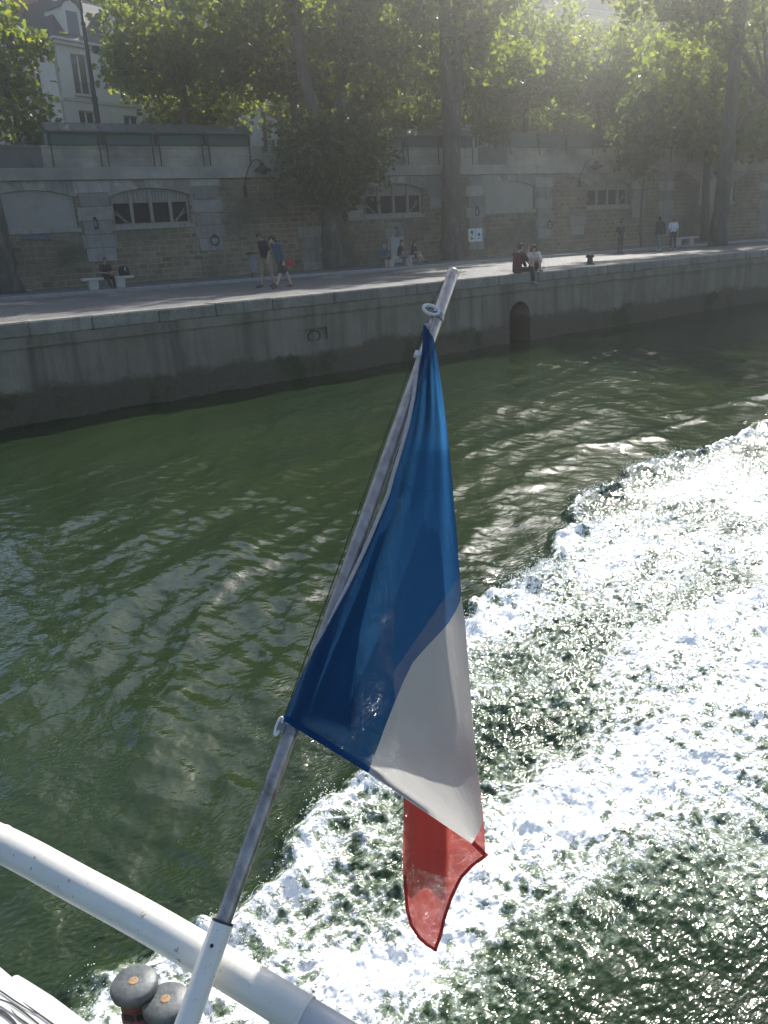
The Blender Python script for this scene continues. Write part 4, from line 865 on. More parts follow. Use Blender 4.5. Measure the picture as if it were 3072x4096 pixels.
# ------------------------------------------------------------------ trees
def leaf_arrays(centres,sigma,per,size,rng,droop=.3):
    C=np.repeat(np.array(centres),per,0); n=len(C); P=C+rng.normal(size=(n,3))*np.repeat(np.array(sigma),per,0)[:,None]*np.array([1,1,.75])
    nrm=rng.normal(size=(n,3)); nrm[:,2]+=.9; nrm/=np.linalg.norm(nrm,axis=1)[:,None]
    ax=rng.normal(size=(n,3)); ax[:,2]-=droop*2; ax-=nrm*(ax*nrm).sum(1)[:,None]; ax/=np.linalg.norm(ax,axis=1)[:,None]+1e-9
    bx=np.cross(nrm,ax); s=size*rng.uniform(.65,1.3,n)[:,None]; up=nrm*s*.16
    # a lobed plane leaf folded on its midrib: 9 corners, 6 faces in two halves
    pts=[P-ax*s*.5,P+bx*s*.20-ax*s*.32+up*.6,P+bx*s*.56-ax*s*.10+up,P+bx*s*.26+ax*s*.06+up*.5,P+bx*s*.40+ax*s*.30+up*.7,P+ax*s*.58,P-bx*s*.40+ax*s*.30+up*.7,P-bx*s*.26+ax*s*.06+up*.5,P-bx*s*.56-ax*s*.10+up,P-bx*s*.20-ax*s*.32+up*.6]
    V=np.stack(pts,1).reshape(-1,3); b=(np.arange(n)*10)[:,None]
    # each half leaf: one five-corner face
    F1=b+np.array([[0,1,2,3]]); F2=b+np.array([[0,3,4,5]]); F3=b+np.array([[5,6,7,0]]); F4=b+np.array([[7,8,9,0]])
    F=np.stack([F1,F2,F3,F4],1).reshape(-1,4)
    return V,F,np.repeat(rng.uniform(0,1,n)**1.3,10)
def leaf_mesh(name,V,F,var,mat):
    me=bpy.data.meshes.new(name); me.vertices.add(len(V)); me.vertices.foreach_set('co',V.ravel().astype(np.float32))
    me.loops.add(F.size); me.loops.foreach_set('vertex_index',F.ravel().astype(np.int32)); me.polygons.add(len(F)); me.polygons.foreach_set('loop_start',np.arange(0,F.size,4,dtype=np.int32))
    at=me.attributes.new('var','FLOAT','POINT'); at.data.foreach_set('value',var.astype(np.float32)); me.update(calc_edges=True); me.materials.append(mat); return me
def crown_mesh(blobs,seed,mat,size=.24,per=34,name='crown',sig=.42):
    """blobs: (cx,cy,cz,rx,ry,rz,clumps)"""
    rng=np.random.default_rng(seed); cs=[];sg=[]
    for (x,y,z,a,b,c,n) in blobs:
        d=rng.normal(size=(n,3)); d/=np.linalg.norm(d,axis=1)[:,None]; rad=rng.uniform(.28,1,n)**.45
        q=d*rad[:,None]*np.array([a,b,c])
        wob=1+.22*np.sin(d[:,0]*5+seed)*np.sin(d[:,2]*4+seed*2); q*=wob[:,None]
        cs.append(q+np.array([x,y,z])); sg.append(rng.uniform(.7,1.35,n)*sig)
    cs=np.concatenate(cs); sg=np.concatenate(sg)
    V,F,var=leaf_arrays(cs,sg,per,size,rng); return leaf_mesh(name,V,F,var,mat),cs
def trunk_build(r,paths,smooth=True):
    """paths: list of (points, radii); the first is the trunk; each is one continuous tapering limb"""
    mb=MB()
    for pts,rad in paths:
        n=max(8,len(pts)*4); P=smooth_pl(pts,n); rr=np.interp(np.linspace(0,1,n),np.linspace(0,1,len(rad)),rad)
        rg=np.random.default_rng(len(mb.v)+3); P[1:-1]+=rg.normal(size=P[1:-1].shape)*rr[1:-1,None]*.06
        mb.tube(list(P),list(rr),14)
    return mb.build('trunk',M['bark'],r,local=True,smooth=True,sharp=180)
def limbs(top,targets,rad,rng):
    out=[]
    for t in targets:
        t=np.array(t); top_=np.array(top); mid=(top_*.5+t*.5)+rng.normal(size=3)*.4+np.array([0,0,.5]); out.append(([top_,mid,t],[rad,rad*.6,rad*.18]))
    return out
rngT=np.random.default_rng(21)
# street trees: three kinds, copied with turns
def street_tree(seed,h,cr,dens=1.0,bare=4.2):
    r=thing('plane_tree',(0,0,0),'x','tree','plane trees on the street')
    rg=np.random.default_rng(seed)
    bl=[(0,0,h*.62,cr,cr,h*.28,int(230*dens)),(cr*.45,.3,h*.45,cr*.6,cr*.6,h*.14,int(70*dens)),(-cr*.5,-.4,h*.50,cr*.6,cr*.6,h*.15,int(70*dens)),(0,-cr*.5,h*.44,cr*.55,cr*.5,h*.13,int(60*dens))]
    me,cs=crown_mesh(bl,seed,M['leaf'],size=.36,per=11,sig=.42)
    co_=bpy.data.objects.new('crown',me); COL.objects.link(co_); co_.parent=r
    tp=(.2,.1,h*.4); T=[([(0,0,-.1),(.05,.05,h*.2),tp],[.30,.23,.2]),]
    sel=cs[rg.choice(len(cs),16,replace=False)]
    T+=limbs(tp,sel,.12,rg); trunk_build(r,T); return r
kinds=[street_tree(31,13.5,4.3,1.0),street_tree(32,15,4.8,1.1),street_tree(33,12.5,3.9,1.05)]
spots=[]  # (s,n,kind,rot,label)
lab={}
row1=[(18.3,50.5,0,'big bright yellow-green plane tree right of the corner house'),(25.5,50.8,1,'lit plane tree right behind the left open stalls'),(30.5,51.5,2,'shaded plane tree behind the forked trunk'),(37.5,51.5,1,'plane tree behind the big middle trunk on the street'),(45,52,0,'plane tree behind the shut stalls above right lamp'),(52.5,52,2,'plane tree above the sapling, backlit and hazy'),(60.5,52.5,1,'hazy plane tree behind the leaning right trunk'),(69,53,0,'plane tree at far right edge of the street row'),(77.5,53,2,'last plane tree of the near street row, farthest right')]
row2=[(24,61,1,'second row plane tree behind the left lit crowns'),(33,61,2,'second row plane tree behind forked trunk canopy'),(41,61,0,'second row plane tree behind the white-shirted person'),(50,61.5,1,'second row plane tree behind shut stalls'),(59,62,2,'second row plane tree left of the cream house'),(68,62,0,'second row plane tree before the white house'),(80,62,1,'second row plane tree farthest right')]
first_used=set()
for i,(s,n,k,lb) in enumerate(row1+row2):
    p=wall_pt(s,n,ST); rz=rngT.uniform(0,6.28)
    if k not in first_used:
        first_used.add(k); o=kinds[k]; o.location=tuple(p); o.rotation_euler=(0,0,rz); o['label']=lb
    else: o=dup(kinds[k],p,rz,lb)
    if n>57: o.scale=(1,1,.78)
# slim young tree, far left
r=thing('young_tree',ground(82,575,47.2),'slim young tree with loose sunlit leaves at far left','tree')
bl=[(-.3,0,3.2,1.9,1.5,2.0,46),(.1,0,5.8,1.8,1.5,1.9,44),(-1.1,0,8.6,1.6,1.4,1.8,32),(.7,-.2,1.9,1.1,.9,.9,14)]
me,cs=crown_mesh(bl,61,M['leaf'],size=.33,per=19,sig=.36); o=bpy.data.objects.new('crown',me); COL.objects.link(o); o.parent=r
trunk_build(r,[([(0,0,-.1),(-.1,0,4),(-.25,0,8),(-.2,0,10.5)],[.10,.08,.05,.02])]+limbs((-.12,0,3.2),cs[::16],.035,rngT))
r=thing('young_tree',ground(3090,590,47),'leafy young tree just entering at right edge above stalls','tree')
me,cs=crown_mesh([(.6,0,3.2,1.4,1.2,1.8,45)],62,M['leaf'],size=.27,per=26,sig=.36); o=bpy.data.objects.new('crown',me); COL.objects.link(o); o.parent=r
trunk_build(r,[([(.6,0,-.1),(.6,0,4.6)],[.09,.02])]+limbs((.6,0,1.8),cs[::12],.03,rngT))
# old planes on the quay: trunk line from picture columns at fixed depth
def quay_tree(label,n,pts,forks,crown,seed,per=34,leaf='leaf'):
    """pts: [(px,py,radius)] from the ground up; forks: list of such lines; crown: blobs in (s,n,z) of the wall frame"""
    base=onn(pts[0][0],pts[0][1],n); base=wall_pt(base@WT,n,.12 if n>WD+KN else 0); r=thing('old_plane_tree',base,label,'tree','old plane trees on the quay')
    def line(q,dn=0):
        P=[]; 
        for i,(x,y,ra) in enumerate(q): w=onn(x,y,n+dn*i/max(1,len(q)-1)); P.append(w-base)
        return P,[a for _,_,a in q]
    T=[line(pts)]; T[0][0][0]=np.array([T[0][0][0][0],T[0][0][0][1],-.15])
    # root flare
    p0,r0=T[0]; p0.insert(1,p0[0]*.7+p0[1]*.3 if False else p0[0]+(p0[1]-p0[0])*.12); r0.insert(1,r0[0]*.8)
    for f,dn in forks: T.append(line(f,dn))
    bl=[]
    for (s,nn_,z,a,b,c,k) in crown: q=wall_pt(s,nn_,z)-base; bl.append((q[0],q[1],q[2],a,b,c,k))
    bl=[(*q[:6],int(q[6]*.62)) for q in bl]; me,cs=crown_mesh(bl,seed,M[leaf],size=.32,per=int(per*.95),sig=.36); o=bpy.data.objects.new('crown',me); COL.objects.link(o); o.parent=r
    rg=np.random.default_rng(seed); tp=T[-1][0][-1]; T+=limbs(tp,cs[rg.choice(len(cs),14,replace=False)],.10,rg)
    trunk_build(r,T); return r
def S(x,n,y=700): return onn(x,y,n)@WT
n1=41.6; s1=S(1335,n1)
quay_tree('thick forked plane trunk half wrapped in low dark leaves',n1,[(1335,1075,.66),(1322,960,.50),(1318,800,.42),(1312,640,.44)],
  [([(1312,650,.36),(1285,560,.33),(1255,450,.31),(1222,330,.30),(1195,180,.28),(1175,0,.26),(1160,-250,.2)],0),([(1325,660,.30),(1350,560,.30),(1362,450,.28),(1372,300,.26),(1385,120,.24),(1400,-200,.2)],1)],
  [(s1-.4,n1+.3,13.5,4.4,4.2,3.2,185),(s1-2.5,n1-.2,16.4,4.6,4.2,2.5,85),(s1+3,n1+.3,16.2,4.6,4,2.4,85),(s1+2.5,n1+.8,10.2,2.6,2.4,1.7,60)],71)
n2=41.9; s2=S(1810,n2)
quay_tree('massive straight plane trunk standing against the middle of the wall',n2,[(1802,1042,.72),(1803,940,.58),(1806,780,.52),(1808,600,.50),(1808,420,.50)],
  [([(1800,430,.36),(1788,330,.34),(1780,200,.32),(1778,60,.30),(1770,-200,.22)],-.5),([(1818,430,.40),(1826,330,.38),(1830,200,.36),(1832,60,.33),(1840,-250,.25)],.5)],
  [(s2,n2,14.2,4.8,4.4,3.1,200),(s2-3,n2+.2,15.8,4.4,4.0,2.3,80),(s2+3.4,n2+.3,16.0,4.8,4.0,2.4,85),(s2+3.5,n2+1,11.0,3.0,2.4,1.5,60)],72)
n3=33.5; s3=S(2880,n3)
quay_tree('leaning plane trunk near the quay edge on the right',n3,[(2865,990,.55),(2880,880,.42),(2897,720,.38),(2915,540,.36),(2935,330,.34),(2955,100,.32),(2985,-200,.25)],
  [([(2915,560,.14),(2960,470,.12),(3020,420,.08),(3080,400,.05)],0)],
  [(s3+1,n3+.5,13.0,4.2,4.0,2.6,150),(s3-3.6,n3+1.,14.5,4.2,4,2.6,150),(s3+1,n3-.5,18.5,5,4.2,3.2,160)],73)
n0=41.0; s0=S(20,n0)
quay_tree('dark plane trunk cut by the left picture edge',n0,[(38,1145,.62),(2,1030,.50),(-28,880,.45),(-55,720,.42),(-85,500,.4),(-115,250,.36),(-140,0,.33)],[],
  [(s0-4.2,n0-1,14.0,3.4,3.4,2.8,80),(s0-3,n0,18.5,4.4,4.2,3.,110)],74)
n4=43.0-2.2; s4=S(2580,n4)
quay_tree('thin leafy sapling growing against the wall left of the walking pair',n4,[(2563,1012,.10),(2562,900,.08),(2570,760,.07),(2590,600,.05)],[],
  [(s4-.6,n4,6.1,2.0,1.0,1.7,46),(s4+.3,n4,8.0,2.2,1.2,1.8,50)],75,per=30,leaf='leaf_dark')
# low leafy growth round the forked trunk
r=thing('ivy_shrub',wall_pt(s1-.2,n1-.5,.12),'dark shrubby leaves spreading around the forked trunk and parapet','shrub')
bl=[(-2.1,0,6.3,1.5,.9,1.1,42),(-1.2,-.1,4.9,2.2,.9,1.3,80),(1.3,-.1,5.6,2.3,.9,1.2,80),(.1,-.25,4.0,1.9,.8,1.0,52),(.4,-.3,6.9,2.0,.9,.9,48),(2.6,0,6.4,1.2,.7,.8,26)]
me,cs=crown_mesh(bl,81,M['leaf_dark'],size=.24,per=15,sig=.36); o=bpy.data.objects.new('foliage',me); COL.objects.link(o); o.parent=r
mb=MB()
for q in cs[::9]: mb.tube(smooth_pl([np.array([.2,.5,2.5]),q*.5+np.array([.1,.2,2.2]),q],8),[.03,.028,.026,.022,.02,.016,.012,.008],5)
mb.build('stems',M['bark'],r,local=True)
# planes farther off to the right of the frame, whose crowns stand between the sun and the bank
for k,(s,n,z) in enumerate([(52.5,41.5,0),(62,41.5,0)]):
    p=wall_pt(s,n,.12); o=dup(kinds[k],p,1.1*k+.4,['shaded plane tree on the quay beyond the sapling','shaded plane tree on the quay right of the leaning trunk'][k],'quay planes'); o.scale=(1.15,1.15,1.25)

# ------------------------------------------------------------------ people
def flatmat(name,c,rough=.85):
    return mat_w(name,tuple(x*.85 for x in c),c,9,rough,0,.15,bdist=.004)
SK=[flatmat('skin_light',(.52,.34,.25),.6),flatmat('skin_tan',(.40,.25,.17),.6),flatmat('skin_dark',(.12,.07,.045),.6)]
_pm={}
def pm(c):
    if c not in _pm: _pm[c]=flatmat('fabric_%02d'%len(_pm),c)
    return _pm[c]
def capsule(mb,a,b,ra,rb,n=12):
    """tapered limb with round ends"""
    a=np.array(a,float); b=np.array(b,float); t=b-a; l=np.linalg.norm(t)
    if l<1e-6: mb.ball(a,ra,7); return
    t/=l; pts=[];rad=[]
    for k in range(4): an=math.pi/2*(k/4+.02); pts.append(a-t*ra*math.cos(an)); rad.append(ra*math.sin(an))
    for k in range(4): an=math.pi/2*(1-k/3.06); q=math.pi/2-an; pts.append(b+t*rb*math.sin(q)); rad.append(max(1e-3,rb*math.cos(q)))
    mb.tube(pts,rad,n)
def remeshed(mb,name,mat,parent,vox):
    o=mb.build(name,mat,parent,local=True,smooth=True,sharp=180)
    md=o.modifiers.new('join','REMESH'); md.mode='VOXEL'; md.voxel_size=vox; md.use_smooth_shade=True
    sm=o.modifiers.new('soften','SMOOTH'); sm.factor=.5; sm.iterations=2; return o
def lerp(a,b,t): return np.array(a,float)*(1-t)+np.array(b,float)*t
def joints(h,pose):
    """body frame: x to the person's right, y forward, z up; heights scaled to h"""
    J=dict(pel=(0,0,.53),wai=(0,.0,.62),che=(0,.0,.74),nek=(0,.005,.83),hed=(0,.02,.925),
           shR=(.105,0,.805),shL=(-.105,0,.805),elR=(.13,-.02,.63),elL=(-.13,-.02,.63),wrR=(.135,.03,.48),wrL=(-.135,.03,.48),
           hiR=(.052,0,.52),hiL=(-.052,0,.52),knR=(.055,.01,.285),knL=(-.055,.01,.285),anR=(.055,-.01,.045),anL=(-.055,-.01,.045),toR=(.06,.11,.018),toL=(-.06,.11,.018))
    J.update(pose); return {k:np.array(v,float)*h for k,v in J.items()}
def person(name,label,loc,face,h,pose,skin=0,hair=None,hairc=(.03,.02,.015),top=None,topc=None,sleeve=.5,bottom='trousers',botc=(.03,.03,.035),shoec=(.03,.03,.03),vox=.011,group=None,jacket=False,extra=None,legs=True,female=False):
    """face: compass heading (deg from +y toward +x)"""
    r=thing(name,loc,label,'person',group,rz=-R(face)); J=joints(h,pose); s=h/1.75; sk=SK[skin]; b=MB(); C=lambda a,bb,ra,rb:capsule(b,J[a] if isinstance(a,str) else a,J[bb] if isinstance(bb,str) else bb,ra*s,rb*s)
    sw=.9 if female else 1.
    def torso(m,inf):
        for q in (-1,1):
            rx=(J['shR']-J['shL'])/2; hx=(J['hiR']-J['hiL'])/2
            capsule(m,J['pel']+hx*q*.75,J['wai']+hx*q*.6,(.105+inf)*s,(.092*sw+inf)*s); capsule(m,J['wai']+hx*q*.6,J['che']+rx*q*.42,(.092*sw+inf)*s,(.108*sw+inf)*s); capsule(m,J['che']+rx*q*.42,lerp(J['nek'],J['shR'] if q>0 else J['shL'],.5)-np.array([0,0,.03*s]),(.108*sw+inf)*s,(.06+inf)*s)
            capsule(m,lerp(J['nek'],J['shR'] if q>0 else J['shL'],.3)-np.array([0,0,.015*s]),J['shR'] if q>0 else J['shL'],(.052+inf)*s,(.055+inf)*s)
    torso(b,0)
    C('nek',lerp(J['nek'],J['hed'],.6),.055,.05)
    hd=J['hed']; up=hd-J['nek']; up/=np.linalg.norm(up); fw=np.array(pose.get('look',(0,1,0)),float); fw/=np.linalg.norm(fw); fw=fw-up*(fw@up)*.4; fw/=np.linalg.norm(fw); sd=np.cross(fw,up); sd/=np.linalg.norm(sd)
    capsule(b,hd+up*.025*s-fw*.012*s,hd+up*.02*s+fw*.012*s,.083*s,.08*s); capsule(b,hd-up*.045*s+fw*.03*s,hd-up*.06*s+fw*.045*s,.052*s,.038*s)
    capsule(b,hd+fw*.088*s+up*.01*s,hd+fw*.105*s-up*.022*s,.010*s,.015*s)
    for q in (-1,1): capsule(b,hd+sd*q*.08*s+up*.015*s,hd+sd*q*.083*s-up*.025*s,.014*s,.011*s)
    for S_ in 'RL':
        q=1 if S_=='R' else -1
        C('sh'+S_,'el'+S_,.05*sw,.039*sw); C('el'+S_,'wr'+S_,.039*sw,.026)
        w=J['wr'+S_]; d=w-J['el'+S_]; d/=np.linalg.norm(d); g=np.array(pose.get('grip'+S_,(0,.35,0)),float); dd=d+g*.5; dd/=np.linalg.norm(dd)
        sx=np.cross(dd,np.array([1.,0,.0])*q); 
        if np.linalg.norm(sx)<.2: sx=np.cross(dd,np.array([0,0,1.]))
        sx/=np.linalg.norm(sx); nn=np.cross(sx,dd)
        for k in (-1.1,0,1.1): capsule(b,w+d*.012*s+sx*k*.014*s,w+dd*.082*s+sx*k*.021*s,.016*s,.014*s)
        for k,ln in ((-1.5,.062),(-.5,.076),(.5,.072),(1.5,.055)):
            a0=w+dd*.085*s+sx*k*.0175*s; a1=a0+(dd*.9+nn*.25*q)*ln*.5*s; a2=a1+(dd*.6+nn*.6*q)*ln*.5*s; capsule(b,a0,a1,.0088*s,.0082*s,8); capsule(b,a1,a2,.0082*s,.007*s,8)
        t0=w+dd*.03*s-sx*.028*s; capsule(b,t0,t0+(dd*.6-sx*.7)*.045*s,.0105*s,.009*s,8); capsule(b,t0+(dd*.6-sx*.7)*.045*s,t0+(dd*1.1-sx*.8)*.07*s,.009*s,.0075*s,8)
        C('hi'+S_,'kn'+S_,.085,.055); C('kn'+S_,lerp(J['kn'+S_],J['an'+S_],.35),.053,.055); C(lerp(J['kn'+S_],J['an'+S_],.35),'an'+S_,.055,.036)
        f=J['to'+S_]-J['an'+S_]; f[2]=min(f[2],0); C(J['an'+S_]-np.array([0,0,.015*s]),J['to'+S_],.038,.026)
    remeshed(b,'body',sk,r,vox*.75)
    # eyes
    for q in (-1,1): e=MB(); e.ball(hd+fw*.083*s+sd*q*.032*s+up*.018*s,.011*s,5); e.build('eye',pm((.05,.04,.035)),r,local=True,smooth=True)
    # clothes
    if topc is not None:
        c=MB(); torso(c,.014 if not jacket else .024); i=.014 if not jacket else .022
        for S_ in 'RL':
            sh,el,wr=J['sh'+S_],J['el'+S_],J['wr'+S_]
            if sleeve<=.5: capsule(c,sh,lerp(sh,el,sleeve*1.5),(.057+i)*s,(.050+i)*s)
            else: capsule(c,sh,el,(.055+i)*s,(.042+i)*s); capsule(c,el,lerp(el,wr,(sleeve-.5)*1.9),(.042+i)*s,(.030+i)*s)
        remeshed(c,'jacket' if jacket else 'shirt',pm(topc),r,vox)
    c=MB(); hx=(J['hiR']-J['hiL'])/2
    for q in (-1,1): capsule(c,J['pel']+hx*q*.7,lerp(J['pel'],J['wai'],.35)+hx*q*.6,.122*s,.108*s)
    end={'shorts':(1.,0),'trousers':(1.,.93),'skirt':(.85,0),'minis':(.55,0)}[bottom]
    for S_ in 'RL':
        hi,kn,an=J['hi'+S_],J['kn'+S_],J['an'+S_]
        capsule(c,hi,lerp(hi,kn,end[0]*.96),.102*s,(.098 if bottom in('shorts','skirt') else (.08 if bottom=='minis' else .068))*s)
        if end[1]: capsule(c,kn,lerp(kn,an,end[1]),.067*s,.05*s)
    if bottom=='skirt':
        for t in (0,.25,.5,.75,1): capsule(c,lerp(J['hiR'],J['hiL'],t),lerp(lerp(J['knR'],J['knL'],t),lerp(J['hiR'],J['hiL'],t),.18),.10*s,.085*s)
    remeshed(c,'trousers' if bottom=='trousers' else ('shorts' if bottom=='shorts' else 'skirt'),pm(botc),r,vox)
    for S_ in 'RL':
        c=MB(); an,to=J['an'+S_],J['to'+S_]; capsule(c,an-np.array([0,0,.02*s]),to,.046*s,.036*s); hl=an-(to-an)*.18-np.array([0,0,.012*s]); capsule(c,hl,to,.03*s,.032*s); remeshed(c,'shoe',pm(shoec),r,vox)
    if hair:
        c=MB(); capsule(c,hd+up*.045*s-fw*.02*s,hd+up*.048*s+fw*.012*s,.088*s,.080*s); capsule(c,hd+up*.02*s-fw*.035*s,hd-up*.03*s-fw*.04*s,.08*s,.06*s)
        if hair=='long':
            for q in (-1,0,1): capsule(c,hd-fw*.045*s+sd*q*.05*s,J['che']-fw*.10*s+sd*q*.075*s,.05*s,.035*s)
            for q in (-1,1): capsule(c,hd+sd*q*.075*s+up*.02*s,hd+sd*q*.085*s-up*.16*s-fw*.01*s,.03*s,.028*s)
        elif hair=='bun': capsule(c,hd-fw*.1*s+up*.04*s,hd-fw*.11*s+up*.05*s,.045*s,.045*s)
        remeshed(c,'cap' if hair=='cap' else 'hair',pm(hairc),r,vox)
        if hair=='cap':
            v=MB(); P=[]; 
            for a in np.linspace(-1.1,1.1,9): P.append([hd+up*.045*s+(fw*math.cos(a)+sd*math.sin(a))*.085*s, hd+up*.035*s+(fw*math.cos(a)*1.75+sd*math.sin(a)*1.0)*.085*s])
            v.grid(P); v.grid([[q+up*.006 for q in row] for row in P]); v.build('cap_peak',pm(hairc),r,local=True,smooth=True)
    if extra: extra(r,J,s,fw,up,sd,hd)
    return r
def gp(x,y,Y=None,z=QZ): 
    return onz(x,y,z)
E_=QZ+.03
# walking couple
pm1=onz(1072,1150,QZ)
def stride(f,bk,lean=0,hand=.1,headdown=0):
    return dict(pel=(0,0,.52),wai=(0,lean*.3,.61),che=(0,lean*.7,.735),nek=(0,lean,.825),hed=(0,lean+.025+headdown,.918-headdown*.4),look=(0,1,-headdown*8),
      shR=(.105,lean*.9,.80),shL=(-.105,lean*.9,.80),knR=(.052,f*.62,.29),anR=(.055,f,.05),toR=(.06,f+.105,.022),knL=(-.052,-.01+bk*.35,.285),anL=(-.055,bk,.065),toL=(-.06,bk+.10,.018),
      elR=(.135,lean*.6-.06,.63),wrR=(.14,lean*.5-.02+hand,.49),elL=(-.135,lean*.6-.03,.63),wrL=(-.14,lean*.5+hand,.49))
def shirt_mark(r,J,s,fw,up,sd,hd):
    c=MB(); p=lerp(J['che'],J['shL'],.35); c.obox(p+np.array([-.148,.02,.02])*s,(0,1,0),(1,0,0),(0,0,1),.035*s,.004*s,.03*s); c.obox(p+np.array([-.150,.0,-.06])*s,(0,1,0),(1,0,0),(0,0,1),.018*s,.004*s,.07*s); c.build('shirt_print',pm((.75,.78,.8)),r,local=True)
CW=268
person('person','man walking head down in black T-shirt, tan shorts and dark shoes',(pm1[0],pm1[1],QZ),CW,1.86,stride(.09,-.13,.03,.02,.028),1,'short',topc=(.018,.018,.022),bottom='shorts',botc=(.26,.21,.15),shoec=(.05,.05,.06),vox=.010,group='walking couple',extra=shirt_mark)
pw=onz(1128,1153,QZ)
def sandals(r,J,s,fw,up,sd,hd):
    c=MB(); a=J['shL']+np.array([.02,.02,.05])*s; b_=J['wrR']+np.array([-.02,-.08,.05])*s
    c.tube(smooth_pl([J['shR']+np.array([-.03,.0,.07])*s,J['che']+np.array([-.06,-.155,.02])*s,J['wai']+np.array([-.16,-.10,.0])*s,J['pel']+np.array([-.2,-.06,.05])*s],14),.012*s,6); c.build('bag_strap',pm((.42,.07,.08)),r,local=True)
w_=person('person','woman in blue denim jacket and dark shorts leaning toward the man as they walk',(pw[0],pw[1],QZ),CW,1.72,dict(stride(-.27,.15,.05,-.02,.05),hed=(.05,.10,.895),nek=(.01,.055,.82)),0,'long',hairc=(.035,.022,.018),topc=(.055,.085,.125),sleeve=.9,jacket=True,bottom='skirt',botc=(.035,.045,.035),shoec=(.14,.06,.05),vox=.010,group='walking couple',extra=sandals,female=True)
hbp=np.array([pw[0],pw[1],QZ])+np.array([.26,-.22,.80]); r=thing('handbag',hbp,'small red handbag hanging at the walking woman side','handbag')
mb=MB(); mb.box(-.13,.13,-.06,.06,-.12,.11,.03); mb.build('bag_body',pm((.36,.035,.035)),r,local=True); mb=MB(); mb.box(-.132,.132,-.063,-.058,0,.115,.002); mb.build('flap',pm((.42,.06,.055)),r,local=True); mb=MB(); mb.tube([(.1*math.cos(a),0,.10+.13*math.sin(a)) for a in np.linspace(0,math.pi,9)],.009,6); mb.build('handle',pm((.05,.04,.04)),r,local=True)
# pair on the quay edge
pr=on_edge(2085,1088); base=np.array([pr[0],EDGE+.16,QZ+.02])
def sit_floor(**k):
    d=dict(pel=(0,0,.065),wai=(0,-.01,.15),che=(0,.03,.27),nek=(0,.06,.36),hed=(0,.085,.45),shR=(.105,.05,.335),shL=(-.105,.05,.335),elR=(.14,.13,.19),elL=(-.14,.13,.19),wrR=(.10,.26,.13),wrL=(-.08,.25,.22),
       hiR=(.055,.02,.06),hiL=(-.055,.02,.06),knR=(.07,.22,.26),knL=(-.07,.22,.26),anR=(.07,.33,.035),anL=(-.07,.33,.035),toR=(.075,.44,.018),toL=(-.075,.44,.018)); d.update(k); return d
person('person','bearded man in dark red T-shirt and cap sitting with one leg over the quay edge',base,88,1.80,sit_floor(knR=(.14,.24,.075),anR=(.165,.25,-.165),toR=(.17,.355,-.20),knL=(-.06,.20,.26),anL=(-.07,.34,.045),toL=(-.075,.45,.02),hed=(0,.095,.45),wrR=(.10,.25,.12)),0,'cap',hairc=(.02,.02,.022),topc=(.11,.025,.03),bottom='trousers',botc=(.022,.022,.025),shoec=(.30,.32,.34),vox=.010,group='pair on the quay edge')
person('person','long-haired woman in white top and dark glasses sitting knees up on quay edge',base+np.array([1.2,.40,0]),215,1.66,sit_floor(wrR=(.12,.12,.42),elR=(.16,.16,.27),gripR=(0,-.3,.5),wrL=(-.1,.30,.2)),0,'long',hairc=(.10,.055,.03),topc=(.62,.58,.54),bottom='minis',botc=(.05,.04,.04),shoec=(.30,.12,.11),vox=.010,group='pair on the quay edge',female=True,
   extra=lambda r,J,s,fw,up,sd,hd:[(lambda c:(c.obox(hd+fw*.09*s+up*.02*s,sd,fw,up,.065*s,.008*s,.018*s),c.build('sunglasses',pm((.02,.02,.02)),r,local=True)))(MB())])
# standing man in black, walking pair by the bench
def stand(**k): return dict(dict(elR=(.135,-.01,.64),wrR=(.12,.09,.52),elL=(-.14,-.02,.64),wrL=(-.15,.04,.49)),**k)
p=onz(2480,1015,QZ); person('person','man standing alone all in black near the thin sapling',(p[0],p[1],QZ),200,1.68,stand(),1,'short',topc=(.02,.02,.022),bottom='trousers',botc=(.02,.02,.022),vox=.013)
p=onz(2637,1005,QZ); person('person','man in black jacket, teal trousers and white shoes walking away by small bench',(p[0],p[1],QZ),20,1.80,stride(.14,-.13,.0,.0),2,'short',hairc=(.015,.012,.01),topc=(.022,.022,.024),sleeve=1.,jacket=True,bottom='trousers',botc=(.10,.20,.20),shoec=(.7,.7,.7),vox=.013)
p=onz(2690,1000,QZ); person('person','person in white shirt and black trousers walking beside the black-jacketed man',(p[0],p[1],QZ),60,1.70,stride(.13,-.16,.02,.04),1,'bun',hairc=(.03,.02,.018),topc=(.62,.66,.72),bottom='trousers',botc=(.02,.02,.022),shoec=(.7,.68,.66),vox=.013,female=True)
# people on benches
def sit_bench(**k):
    d=dict(pel=(0,-.02,.30),wai=(0,-.02,.385),che=(0,.01,.50),nek=(0,.035,.59),hed=(0,.06,.685),shR=(.105,.03,.565),shL=(-.105,.03,.565),elR=(.14,.07,.42),elL=(-.14,.07,.42),wrR=(.06,.19,.40),wrL=(-.06,.19,.40),
       hiR=(.055,0,.295),hiL=(-.055,0,.295),knR=(.07,.24,.29),knL=(-.07,.24,.29),anR=(.07,.24,.05),anL=(-.07,.24,.05),toR=(.075,.35,.02),toL=(-.075,.35,.02)); d.update(k); return d
def bench_pt(b,ds,dn=-.02): return np.array(b)+WT*ds+WN*dn-np.array([0,0,.07])
person('person','man in dark clothes hunched over on the left stone bench',bench_pt(b1,-.05),178,1.75,sit_bench(anR=(.06,.36,.08),toR=(.065,.46,.04)),1,'bald' and 'short',hairc=(.12,.09,.08),topc=(.035,.03,.032),bottom='trousers',botc=(.02,.02,.022),vox=.012)
